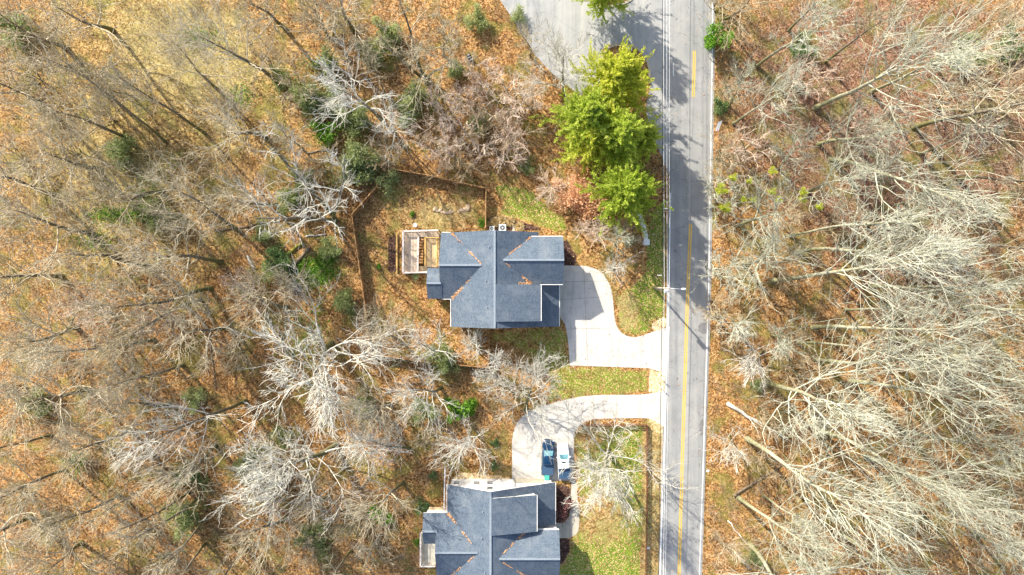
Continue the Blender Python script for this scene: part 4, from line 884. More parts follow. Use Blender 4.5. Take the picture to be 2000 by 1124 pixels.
place_leafy(BUSH, 2, 1097, 990, 1.25, M['purple_bush'], 'purple_bush', 'purple leaved bush between the path and the lower house', 'bush', zs=.9, sub=('stem', 'foliage'))
for bx, by, sc, lb in ((895, 802, 1.5, 'left bright green leafy sapling below the fenced yard'), (918, 798, 1.5, 'right bright green leafy sapling below the fenced yard'), (742, 1002, 1.4, 'bright green sapling left of the lower house'), (758, 1010, 1.1, 'smaller bright green sapling left of the lower house'), (806, 420, .45, 'green sapling inside the fence above the deck'), (740, 520, .45, 'green sapling inside the fence left of the deck')):
    place_leafy(SPRIG, int(bx), bx, by, sc, M['leaf_green'], 'leafy_sapling', lb, 'sapling', 'green saplings', sub=('stem', 'foliage'))
# mistletoe grows in the crooked tree by the road: parts of that tree
host = [o for o in COL.objects if o.name.startswith('bare_tree') and (o.location - P(1445, 440)).length < .5][0]
bpy.context.view_layer.update()
for px, py, hh, sc in ((1430, 348, 12, .42), (1408, 373, 12, .62), (1414, 407, 11, .60), (1508, 336, 15, .42), (1506, 376, 14, .42), (1520, 392, 14, .38), (1568, 376, 14, .40), (1566, 390, 13, .42), (1598, 405, 13, .38), (1462, 355, 13, .32), (1470, 392, 12, .34), (1452, 391, 12, .3)):
    o = bpy.data.objects.new('mistletoe', BUSH[int(px) % 4][1]); link(o, host)
    o.material_slots[0].link = 'OBJECT'; o.material_slots[0].material = M['mistletoe']
    o.matrix_parent_inverse = host.matrix_world.inverted(); o.location = P(px, py, hh); o.scale = (sc, sc, sc)

# ornamental straw grass clumps
def gen_clump(seed):
    rg = np.random.default_rng(seed); n = 420; az = rg.uniform(0, 6.28, n); an = rg.uniform(.15, 1.25, n)
    D = np.stack([np.cos(az) * np.sin(an), np.sin(az) * np.sin(an), np.cos(an)], -1); C = D * rg.uniform(.35, .6, (n, 1)); C[:, 2] = np.abs(C[:, 2])
    lv, lq, lt = quads(C, D + [0, 0, -.3], .8, .11, rg); return np_mesh('straw_clump', lv, lq, [M['straw_grass']], tint=lt)
for i, (bx, by, sc, lb) in enumerate(((966, 434, 1.15, 'leftmost straw grass clump above the upper house'), (981, 431, 1.15, 'straw grass clump behind the larger air conditioner'), (996, 433, 1.15, 'straw grass clump left of the splash block'), (1015, 443, 1.15, 'straw grass clump right of the splash block'), (953, 438, .6, 'small faded straw clump beside the fence'))):
    o = link(bpy.data.objects.new('straw_clump', gen_clump(300 + i))); o.location = P(bx, by); o.scale = (sc, sc, sc); tag(o, lb, 'ornamental grass', 'straw grass clumps')

# ------------------------------------------------------------------ undergrowth and fallen leaves (uncountable)
def free(px, py):
    m = np.ones(len(px), bool)
    for pl in ([(880, 440), (1060, 440), (1110, 460), (1110, 650), (880, 650)], [(820, 940), (1100, 930), (1100, 1130), (820, 1130)], [(950, 428), (965, 420), (1000, 427), (1060, 446), (1095, 455), (1110, 460), (950, 455)], [(1083, 945), (1117, 945), (1117, 1100), (1083, 1112)], [(x, y) for x, y in d1], [(x, y) for x, y in d2], [(x, y) for x, y in wk],
               [(1300, -100), (1396, -100), (1386, 600), (1372, 1200), (1280, 1200), (1300, 600)], [(x, y) for x, y in side], [(784, 450), (860, 450), (860, 536), (784, 536)], [(818, 1000), (850, 1000), (850, 1110), (818, 1110)]):
        m &= ~inpoly(px, py, pl)
    return m
n = 5200; ux = rng.uniform(0, 2000, n); uy = rng.uniform(0, 1124, n)
ok = free(ux, uy) & ~inpoly(ux, uy, yard) & ~inpoly(ux, uy, [(950, 350), (1300, 350), (1300, 1130), (1100, 1130), (1000, 760), (950, 700)])
ux, uy = ux[ok], uy[ok]; k = 9
B = np.stack([(ux - 1000) / PXM, (562 - uy) / PXM, np.zeros(len(ux))], -1); B = np.repeat(B, k, 0) + rng.normal(0, .35, (len(ux) * k, 3)) * (1, 1, 0)
D = rng.normal(0, .55, B.shape) + (0, 0, 1.0); L = rng.uniform(.6, 2.3, len(B)) * np.repeat(rng.uniform(.5, 1.2, len(ux)), k)
P1 = grow(B, D, L, 3, .1, .15, rng); R1 = radii(np.full(len(B), .020), 3, .45)
S2, D2, L2, r2 = kids(P1, R1, L, 3, .3, 1, 38, 12, .5, .8, rng); P2 = grow(S2, D2, L2, 2, .1, .15, rng); R2 = radii(np.full(len(L2), .013), 2, .5)
V, Q = tubes([(P1, R1, 3), (P2, R2, 3)])
o = link(bpy.data.objects.new('undergrowth', np_mesh('undergrowth', V, Q, [bark_mat('undergrowth_twig', (.14, .10, .06), (.31, .235, .15), (.50, .41, .30), 0, .25)]))); tag(o, 'thin bare twiggy undergrowth across the floor of both woods', 'undergrowth', kind='stuff')
gxy = []
for cx, cy, rx, ry, k in ((612, 530, 34, 26, 2600), (640, 505, 16, 16, 700), (585, 545, 18, 14, 600), (230, 420, 60, 16, 1100), (300, 420, 26, 18, 700), (390, 75, 40, 22, 500), (470, 190, 30, 26, 400), (600, 660, 50, 60, 700), (180, 470, 40, 18, 500)):
    gxy.append(np.stack([rng.normal(cx, rx * .55, k), rng.normal(cy, ry * .55, k)], -1))
gxy = np.concatenate(gxy); C = np.stack([(gxy[:, 0] - 1000) / PXM, (562 - gxy[:, 1]) / PXM, rng.uniform(.05, .35, len(gxy))], -1)
V, Q, T = quads(C, rng.normal(0, 1, C.shape) * (1, 1, .6), .34, .16, rng, flat=.5)
o = link(bpy.data.objects.new('ground_cover', np_mesh('ground_cover', V, Q, [M['leaf_green']], tint=T))); tag(o, 'bright green low leafy ground cover in patches of the left wood', 'ground cover', kind='stuff')
n = 90000; lx = rng.uniform(-20, 2020, n); ly = rng.uniform(-20, 1144, n); ok = free(lx, ly) | ((rng.random(n) < .10) & (inpoly(lx, ly, d1) | inpoly(lx, ly, d2) | inpoly(lx, ly, [(1300, 0), (1391, 0), (1370, 1124), (1286, 1124)]))); lx, ly = lx[ok], ly[ok]
C = np.stack([(lx - 1000) / PXM, (562 - ly) / PXM, rng.uniform(.03, .10, len(lx))], -1)
V, Q, T = quads(C, rng.normal(0, 1, C.shape) * (1, 1, .3), .20, .14, rng)
o = link(bpy.data.objects.new('fallen_leaves', np_mesh('fallen_leaves', V, Q, [M['litter']], tint=T))); tag(o, 'loose brown leaves lying over the ground and lawns', 'fallen leaves', kind='stuff')

# ------------------------------------------------------------------ fences
def board_fence(pts, hgt, label, name, mat, postm, closed=False, step=2.4, gap=None, cat='fence', rails=False):
    w_ = [P(x, y) for x, y in pts]; root = empty(name, w_[0], label, cat); o0 = w_[0]
    for a, b in zip(w_[:-1], w_[1:]):
        d = b - a; L = d.length; u = d.normalized(); s = Vector((-u.y, u.x, 0)); k = max(1, round(L / step)); mb = MB()
        if rails:
            for z in (.35, .65, .95): mb.bar(a - o0 + Vector((0, 0, z)), b - o0 + Vector((0, 0, z)), .05, .12)
            x = .1
            while x < L: mb.bar(a - o0 + u * x + Vector((0, 0, .1)), a - o0 + u * x + Vector((0, 0, 1.02)), .07, .03, up=s); x += .22
        else:
            x = .07
            while x < L - .02:
                hh = hgt + random.uniform(-.03, .03); mb.bar(a - o0 + u * x + Vector((0, 0, .03)), a - o0 + u * x + Vector((0, 0, hh)), .135, .025, up=s); x += .145
            for z in (.4, hgt - .3): mb.bar(a - o0 + s * .04 + Vector((0, 0, z)), b - o0 + s * .04 + Vector((0, 0, z)), .05, .09)
            mb.bar(a - o0 + Vector((0, 0, hgt + .04)), b - o0 + Vector((0, 0, hgt + .04)), .14, .04, 1)
        mb.build('panel', [M[mat], M['post']], root)
        for i in range(k + (1 if b is w_[-1] else 0)):
            p = a - o0 + d * (i / k) + (s * .11 if not rails else Vector()); pm = MB(); pm.box(p.x - .06, p.x + .06, p.y - .06, p.y + .06, 0, hgt + .12); pm.build('post', M[postm], root)
    return root
board_fence([(949, 447), (950, 371), (838, 346), (770, 334), (692, 421), (705, 512), (718, 600), (727, 690), (840, 706), (954, 716), (957, 648)], 1.8, 'brown board privacy fence round the back yard of the upper house', 'board_fence', 'fence', 'post')
board_fence([(1134, 829), (1262, 829), (1262, 960), (1260, 1124), (1258, 1230)], 1.05, 'rust brown picket fence along the front lawn of the lower house', 'picket_fence', 'fence_dark', 'fence_dark', rails=True)

# ------------------------------------------------------------------ decks
def deck1():
    root = empty('deck', P(800, 495), 'pinkish timber deck with pale rails left of the upper house', 'deck', 'timber decks'); o = root.location
    def box(nm, x0, x1, y0, y1, z0, z1, m, par=root):
        a = P(x0, y1, z1); b = P(x1, y0, z1); mb = MB(); mb.box(a.x - o.x, b.x - o.x, a.y - o.y, b.y - o.y, z0, z1); return mb.build(nm, M[m], par)
    box('deck_floor', 786, 818, 453, 533, .45, .6, 'deck'); box('deck_floor', 818.4, 858, 453, 464, .45, .6, 'deck'); box('deck_floor', 818.4, 835, 520, 533, .45, .6, 'deck_tan'); box('upper_floor', 830, 858, 464.5, 522, 1.55, 1.7, 'deck_tan')
    def rail(nm, a, b, z, hh=1.0, mat='rail', w_=.26, nb=True):
        A = P(a[0], a[1], z + hh) - o; Bq = P(b[0], b[1], z + hh) - o; A.z = Bq.z = z + hh
        mb = MB(); mb.bar(A, Bq, w_, .05); mb.bar(A + Vector((0, 0, -.12)), Bq + Vector((0, 0, -.12)), .05, .1); mb.bar(A + Vector((0, 0, -hh + .12)), Bq + Vector((0, 0, -hh + .12)), .05, .09)
        L = (Bq - A).length; u = (Bq - A).normalized(); x = .15
        while x < L and nb: mb.bar(A + u * x + Vector((0, 0, -hh + .1)), A + u * x + Vector((0, 0, -.06)), .04, .04); x += .16
        r_ = mb.build(nm, M[mat], root)
        k = max(1, round(L / 1.7))
        for i in range(k + 1):
            p = A + (Bq - A) * (i / k); pm = MB(); pm.box(p.x - .06, p.x + .06, p.y - .06, p.y + .06, .0 if z < 1 else .0, p.z - .02); pm.build('post', M['post'], root)
    rail('railing', (787, 452), (856, 450), .6); rail('railing', (787, 452), (787, 533), .6); rail('railing', (787, 533), (835, 532), .6); rail('railing', (817, 464), (815.5, 531), .6, 1.0); rail('railing', (830, 464), (830, 519), 1.7, .95, 'timber', .16); rail('railing', (830, 464), (857, 464), 1.7, .95, 'timber', .12); rail('railing', (853, 464), (853, 520), 1.7, .5, 'timber', .2, False)
    st = MB()
    for i in range(9):
        a = P(819, 467 + i * 5.6); b = P(828.5, 470.6 + i * 5.6); z = .72 + i * .11; st.box(a.x - o.x, b.x - o.x, b.y - o.y, a.y - o.y, z - .05, z)
    st.build('stair', M['rung'], root)
    pm = MB()
    for x in (788, 815, 832, 855):
        for y in (455, 490, 530 if x < 830 else 520):
            p = P(x, y) - o; pm.box(p.x - .07, p.x + .07, p.y - .07, p.y + .07, 0, .45 if x < 830 else 1.55)
    pm.build('support', M['post'], root)
deck1()
def deck2():
    root = empty('deck', P(833, 1072), 'grey board deck with pale rails left of the lower house', 'deck', 'timber decks'); o = root.location
    a = P(821, 1106, .6); b = P(852, 1040, .6); mb = MB(); mb.box(a.x - o.x, b.x - o.x, a.y - o.y, b.y - o.y, .45, .6); mb.build('deck_floor', M['deck_grey'], root)
    for p, q in (((821, 1041), (821, 1107)), ((821, 1107), (850, 1107)), ((821, 1041), (828, 1041))):
        A = P(*p, 1.6) - o; B_ = P(*q, 1.6) - o; A.z = B_.z = 1.6; r_ = MB(); r_.bar(A, B_, .2, .05); r_.bar(A - Vector((0, 0, .85)), B_ - Vector((0, 0, .85)), .05, .09); L = (B_ - A).length; u = (B_ - A).normalized(); x = .15
        while x < L: r_.bar(A + u * x - Vector((0, 0, .9)), A + u * x - Vector((0, 0, .05)), .04, .04); x += .17
        r_.build('railing', M['rail'], root)
        for t in (0, .5, 1):
            c = A + (B_ - A) * t; pm = MB(); pm.box(c.x - .06, c.x + .06, c.y - .06, c.y + .06, 0, 1.58); pm.build('post', M['post'], root)
deck2()
def stair2():
    root = empty('garden_stair', P(871, 955), 'timber stair with white rail at the top left corner of the lower house', 'stair'); o = root.location
    st = MB()
    for i in range(14):
        a = P(870.5, 914 + i * 5.6); b = P(877.5, 918.3 + i * 5.6); z = .25 + i * .1; st.box(a.x - o.x, b.x - o.x, b.y - o.y, a.y - o.y, z - .06, z)
    st.build('tread', M['rung'], root)
    r_ = MB(); A = P(869, 914, 1.2) - o; B_ = P(867, 994, 2.5) - o; A.z = 1.2; B_.z = 2.5; r_.bar(A, B_, .16, .06)
    for t in np.linspace(0, 1, 12): c = A + (B_ - A) * float(t); r_.bar(Vector((c.x, c.y, 0)), c, .05, .05)
    r_.build('railing', M['trim'], root)
    ld = MB(); a = P(838, 997, 1.5); b = P(867, 991, 1.5); ld.box(a.x - o.x, b.x - o.x, a.y - o.y, b.y - o.y, 1.35, 1.5); ld.build('landing', M['deck_tan'], root)
    lp = MB()
    for x in (839, 866): p = P(x, 994) - o; lp.box(p.x - .06, p.x + .06, p.y - .06, p.y + .06, 0, 1.36)
    lp.build('post', M['post'], root)
stair2()
mb = MB(); a = P(774, 533); b = P(777, 457); mb.box(a.x, b.x, a.y, b.y, 0, .35); tag(mb.build('timber_edging', M['timber'], bevel=.02), 'yellow timber beam edging the mulch bed left of the deck', 'timber beam')

# ------------------------------------------------------------------ small things round the houses
def ac_unit(px, py, s, label):
    p = P(px, py); root = empty('air_conditioner', p, label, 'air conditioner', 'air conditioners above the upper house')
    mb = MB(); mb.box(-s / 2, s / 2, -s / 2, s / 2, .08, .85); mb.build('case', M['acwhite'], root, bevel=.03)
    mb = MB(); mb.box(-s * .6, s * .6, -s * .6, s * .6, 0, .07); mb.build('pad', M['concrete_old'], root)
    mb = MB(); mb.tube([(0, 0, .85), (0, 0, .88)], s * .36, 20); g = mb.build('grille', M['black'], root)
    mb = MB(); mb.tube([(0, 0, .88), (0, 0, .91)], s * .13, 14)
    for k in range(8): t = k * math.pi / 4; mb.bar((0, 0, .895), (math.cos(t) * s * .37, math.sin(t) * s * .37, .895), .025, .015)
    mb.build('fan_guard', M['metal'], g)
ac_unit(961, 447.5, .75, 'smaller air conditioner by the fence at the upper house wall'); ac_unit(981.5, 446, 1.1, 'larger air conditioner on its pad below the straw clumps')
mb = MB(); mb.box(-.2, .2, -.6, .6, 0, .14); mb.box(-.14, .14, -.5, .55, .14, .16); o = mb.build('splash_block', M['concrete_old'], bevel=.02); o.location = P(1003, 446); tag(o, 'pale concrete splash block between two straw clumps', 'splash block')
for i, (px, py, s) in enumerate(((850, 409, .42), (853, 412, .3), (860, 411, .34), (863.5, 414.5, .26), (868, 416, .34), (873, 416, .26), (879, 414.5, .34), (884, 414, .22), (897, 413, .3), (903, 411, .36), (907, 409, .3), (913, 406.5, .5))):
    bm = bmesh.new(); bmesh.ops.create_icosphere(bm, subdivisions=2, radius=s)
    for v_ in bm.verts: v_.co *= random.uniform(.8, 1.15); v_.co.z = max(-.02, v_.co.z * .7 + s * .2)
    me = bpy.data.meshes.new('stone'); bm.to_mesh(me); bm.free(); me.materials.append(M['stone']); o = link(bpy.data.objects.new('stone', me)); o.location = P(px, py); o.scale = (1.25, .9, 1); o.rotation_euler.z = random.random() * 6
    tag(o, 'pale fieldstone in the curved row on the fenced lawn, %s' % ('leftmost' if i == 0 else 'rightmost' if i == 11 else ORD[i] + ' from the left'), 'stone', 'stones in the curved garden row')
def lathe(prof, n=16):
    mb = MB(); v = []; f = []
    for r_, z in prof:
        for k in range(n): t = 6.28318 * k / n; v.append((r_ * math.cos(t), r_ * math.sin(t), z))
    for i in range(len(prof) - 1):
        for k in range(n): f.append((i * n + k, i * n + (k + 1) % n, (i + 1) * n + (k + 1) % n, (i + 1) * n + k))
    f.append(tuple(range(n))[::-1]); f.append(tuple((len(prof) - 1) * n + k for k in range(n))); mb.add(v, f); return mb
o = lathe([(.22, 0), (.24, .08), (.10, .16), (.09, .55), (.30, .68), (.36, .78), (.30, .76), (.05, .70)]).build('bird_bath', M['wallstone'], smooth=True); o.location = P(812, 441); tag(o, 'grey garden bird bath just above the deck rail', 'bird bath')
root = empty('planter', P(813, 541), 'round grey plant in a pot below the deck', 'planter'); lathe([(.28, 0), (.36, .45), (.38, .5), (.3, .5), (.1, .42)]).build('pot', M['wallstone'], root, True)
for nm, me in (('foliage', BUSH[3][1]),):
    o = link(bpy.data.objects.new(nm, me), root); o.scale = (.5, .5, .5); o.location.z = .4; o.material_slots[0].link = 'OBJECT'; o.material_slots[0].material = M['straw_grass'] if False else M['cedar']
# bin lying in the leaves
root = empty('barrel', P(918, 115), 'black barrel lying tipped over on the leaves near the side street', 'barrel', rz=math.radians(-62))
mb = MB(); mb.tube([(-.6, 0, .36), (-.55, 0, .36), (-.2, 0, .38), (.2, 0, .38), (.55, 0, .36), (.6, 0, .36)], [.31, .34, .37, .37, .34, .31], 18); mb.build('drum', M['black'], root, True)
mb = MB()
for x in (-.45, 0, .45): mb.tube([(x - .03, 0, .37), (x + .03, 0, .37)], .385, 18)
mb.build('hoop', M['metal'], root)

# entrance wall, pillar, sign, banner, mailboxes, litter
ws = smooth_line(W([(1241, 408), (1248, 425), (1254, 442), (1258, 458), (1259.5, 470)]), 6); L = []; R = []
for i, p in enumerate(ws):
    d = (ws[min(i + 1, len(ws) - 1)] - ws[max(i - 1, 0)]).normalized(); nn = Vector((-d.y, d.x)); L.append(p + nn * .24); R.append(p - nn * .24)
root = empty('entrance_wall', (ws[-1].x, ws[-1].y, 0), 'pale curved stone wall ending in a square pillar beside the road lawn', 'wall')
off = Vector((ws[-1].x, ws[-1].y)); mb = MB(); mb.prism([p - off for p in L + R[::-1]], 0, 1.1); mb.build('wall_run', M['wallstone'], root)
L2 = [ws[i] + (L[i] - ws[i]) * 1.25 - off for i in range(len(ws))]; R2 = [ws[i] + (R[i] - ws[i]) * 1.25 - off for i in range(len(ws))]
mb = MB(); mb.prism(L2 + R2[::-1], 1.103, 1.2); mb.build('coping', M['trim'], root)
mb = MB(); mb.box(-.38, .38, -.78, -.02, 0, 1.5); mb.build('pillar', M['wallstone'], root, bevel=.02)
mb = MB(); mb.box(-.46, .46, -.86, .06, 1.503, 1.62); mb.build('pillar_cap', M['trim'], root, bevel=.03)
root = empty('entrance_sign', P(1224, 101), 'small pale stone sign inside the tan kerb beside the top pine', 'sign')
mb = MB(); mb.box(-.55, .55, -.18, .18, .2, 1.2); mb.build('sign_block', M['wallstone'], root, bevel=.03); mb = MB(); mb.box(-.65, .65, -.26, .26, 1.2, 1.3); mb.build('coping', M['trim'], root); mb = MB(); mb.box(-.6, .6, -.25, .25, 0, .2); mb.build('plinth', M['wallstone'], root)
root = empty('roadside_banner', P(1399, 254), 'white banner with red and blue marks leaning by the right road edge', 'banner', rz=math.radians(-8))
mb = MB(); A = Vector((-.05, -.35, .1)); B_ = Vector((.10, 1.05, 1.3))
mb.add([(-.30, -.35, .5), (.22, -.30, .5), (.34, 1.25, 1.25), (-.22, .95, 1.25), (-.30, -.35, .49), (.22, -.30, .49), (.34, 1.25, 1.24), (-.22, .95, 1.24)], [(0, 1, 2, 3), (7, 6, 5, 4), (0, 4, 5, 1), (1, 5, 6, 2), (2, 6, 7, 3), (3, 7, 4, 0)]); pnl = mb.build('panel', M['cloth'], root)
mb = MB(); mb.add([(-.02, -.32, .515), (.08, -.31, .515), (.14, .62, .955), (.0, .60, .955)], [(0, 1, 2, 3)]); mb.build('red_stripe', M['red'], pnl)
mb = MB(); mb.add([(-.22, .42, .885), (-.03, .44, .885), (-.02, .80, 1.05), (-.2, .76, 1.05)], [(0, 1, 2, 3)]); mb.build('blue_mark', M['bluecloth'], pnl)
mb = MB(); mb.tube([(.24, -.30, 0), (.24, -.30, .5), (.36, 1.25, 1.25)], .025, 6); mb.tube([(.36, 1.25, 0), (.36, 1.25, 1.3)], .025, 6); mb.build('stand', M['metal'], root)
for px, py, lb in ((1291, 738.5, 'upper white mailbox on the straw between the driveways'), (1289.5, 755.5, 'lower white mailbox on the straw between the driveways')):
    root = empty('mailbox', P(px, py), lb, 'mailbox', 'mailboxes at the road', rz=math.radians(-33))
    mb = MB(); pr = [(-.11, 0), (.11, 0), (.11, .14)] + [(.11 * math.cos(t), .14 + .11 * math.sin(t)) for t in np.linspace(.3, 2.84, 7)] + [(-.11, .14)]
    n_ = len(pr); mb.add([(-.26, y, 1.05 + z) for y, z in pr] + [(.26, y, 1.05 + z) for y, z in pr], [tuple(range(n_)), tuple(range(2 * n_ - 1, n_ - 1, -1))] + [(i, n_ + i, n_ + (i + 1) % n_, (i + 1) % n_) for i in range(n_)]); mb.build('box', M['whitepaint'], root)
    mb = MB(); mb.box(-.05, .05, -.05, .05, 0, 1.04); mb.box(-.22, .28, -.04, .04, .98, 1.045); mb.build('post', M['black'], root)
    mb = MB(); mb.box(.0, .05, .115, .13, 1.15, 1.36); mb.build('flag', M['red'], root)
root = empty('wheelie_bin', P(1067.5, 929), 'teal wheeled bin behind the blue pickup at the white wall', 'bin')
mb = MB(); v_ = [(-.28, -.3, .08), (.28, -.3, .08), (.28, .3, .08), (-.28, .3, .08), (-.36, -.4, 1.02), (.36, -.4, 1.02), (.36, .4, 1.02), (-.36, .4, 1.02)]; mb.add(v_, [(0, 3, 2, 1), (4, 5, 6, 7), (0, 1, 5, 4), (1, 2, 6, 5), (2, 3, 7, 6), (3, 0, 4, 7)]); mb.build('bin_body', M['teal'], root, bevel=.02)
mb = MB(); mb.box(-.40, .40, -.44, .46, 1.03, 1.10); mb.build('lid', M['teal'], root, bevel=.03)
mb = MB(); mb.tube([(-.34, -.34, .12), (-.24, -.34, .12)], .12, 14); mb.build('wheel', M['rubber'], root); mb = MB(); mb.tube([(.24, -.34, .12), (.34, -.34, .12)], .12, 14); mb.build('wheel', M['rubber'], root); mb = MB(); mb.tube([(-.3, -.5, .98), (.3, -.5, .98)], .025, 8); mb.bar((-.28, -.5, .98), (-.28, -.38, .98), .04, .04); mb.bar((.28, -.5, .98), (.28, -.38, .98), .04, .04); mb.build('handle', M['teal'], root)
for px, py, lb in ((1382.5, 920, 'white scrap of paper on the right verge'), (1266, 1071, 'white litter scrap beside the picket fence')):
    mb = MB(); mb.add([(-.22, -.15, .03), (.2, -.18, .05), (.24, .14, .09), (-.05, .2, .16), (-.25, .1, .05)], [(0, 1, 2, 3, 4)]); mb.add([(-.22, -.15, .02), (.2, -.18, .02), (.24, .14, .02), (-.05, .2, .02), (-.25, .1, .02)], [(4, 3, 2, 1, 0)]); o = mb.build('litter_paper', M['cloth']); o.location = P(px, py); tag(o, lb, 'litter')

# ------------------------------------------------------------------ utility pole and wires
root = empty('utility_pole', P(1277.5, 563), 'wooden utility pole with transformer and a lamp arm over the road', 'utility pole')
hp = 9.4
mb = MB(); mb.tube([(0, 0, 0), (0, 0, hp * .5), (.15, -.04, hp)], [.17, .15, .12], 12); mb.build('pole', M['polewood'], root, True)
mb = MB(); mb.tube([(.05, -.22, 0), (.10, -.22, hp * .55)], .07, 8); mb.build('riser_pipe', M['metal'], root, True)
mb = MB(); mb.tube([(.12, -.50, 7.4), (.12, -.50, 7.5), (.12, -.50, 8.4), (.12, -.50, 8.5)], [.22, .28, .28, .18], 16); tr = mb.build('transformer', M['acwhite'], root, True)
mb = MB(); mb.tube([(.22, -.42, 8.5), (.22, -.42, 8.75)], .05, 8); mb.tube([(.02, -.58, 8.5), (.02, -.58, 8.75)], .05, 8); mb.build('bushing', M['metal'], tr)
mb = MB(); mb.tube([(.15, -.06, 8.6), (.9, -.08, 9.0), (2.25, -.14, 9.1)], .05, 8); arm = mb.build('lamp_arm', M['metal'], root, True)
mb = MB(); mb.tube([(2.1, -.13, 9.08), (2.3, -.14, 9.08), (2.75, -.16, 9.05), (2.85, -.165, 9.04)], [.08, .17, .15, .05], 12); mb.build('lamp_head', M['acwhite'], arm, True)
mb = MB(); mb.bar((-.62, -.05, 8.9), (.55, -.05, 8.9), .1, .1)
for x in (-.55, .5): mb.tube([(x, -.05, 8.95), (x, -.05, 9.15)], .06, 8)
mb.build('cross_arm', M['polewood'], root)
mb = MB()
for z in (7.6, 8.2): mb.bar((.1, -.1, z), (.12, -.28, z), .08, .06)
mb.build('bracket', M['metal'], root)
def wire(label, pts, h0, r_=.022, sag=.35, mat='wire'):
    mb = MB(); pl = []
    for (a, ha), (b, hb) in zip(pts[:-1], pts[1:]):
        A = P(*a, ha); B_ = P(*b, hb)
        for t in np.linspace(0, 1, 13)[: (13 if b == pts[-1][0] else 12)]:
            t = float(t); p = A.lerp(B_, t); p.z -= sag * 4 * t * (1 - t); pl.append(p)
    mb.tube(pl, r_, 6); tag(mb.build('power_line', M[mat]), label, 'cable', 'overhead lines along the road')
wire('silver overhead line nearest the houses along the road', [((1297, -420), 9.3), ((1297.5, 563), 9.1), ((1285, 1640), 9.3)], 9, .024)
wire('silver overhead line in the middle of the three', [((1303.5, -420), 9.4), ((1303.3, 563), 9.3), ((1291, 1640), 9.4)], 9, .024)
wire('silver overhead line nearest the road lanes', [((1310, -420), 9.2), ((1307.5, 563), 8.9), ((1295, 1640), 9.2)], 9, .02)
wire('thick black telephone cable below the silver lines', [((1297, -420), 6.6), ((1293.5, 563), 6.5), ((1282, 1640), 6.6)], 6, .04, .4, 'cable')
for px, py, lb in ((1300, 408, 'short white spacer bar joining the lines above the pillar'), (1288.5, 538, 'short pale bar on the lines just above the pole')):
    mb = MB(); p = P(px, py, 9.15); mb.bar((p.x - .34, p.y, p.z - .12), (p.x + .34, p.y, p.z - .12), .07, .05); mb.tube([(p.x - .3, p.y, p.z - .16), (p.x - .3, p.y, p.z + .02)], .04, 8); mb.tube([(p.x + .3, p.y, p.z - .16), (p.x + .3, p.y, p.z + .02)], .04, 8); tag(mb.build('line_spacer', M['trim']), lb, 'line spacer', 'spacers on the overhead lines')

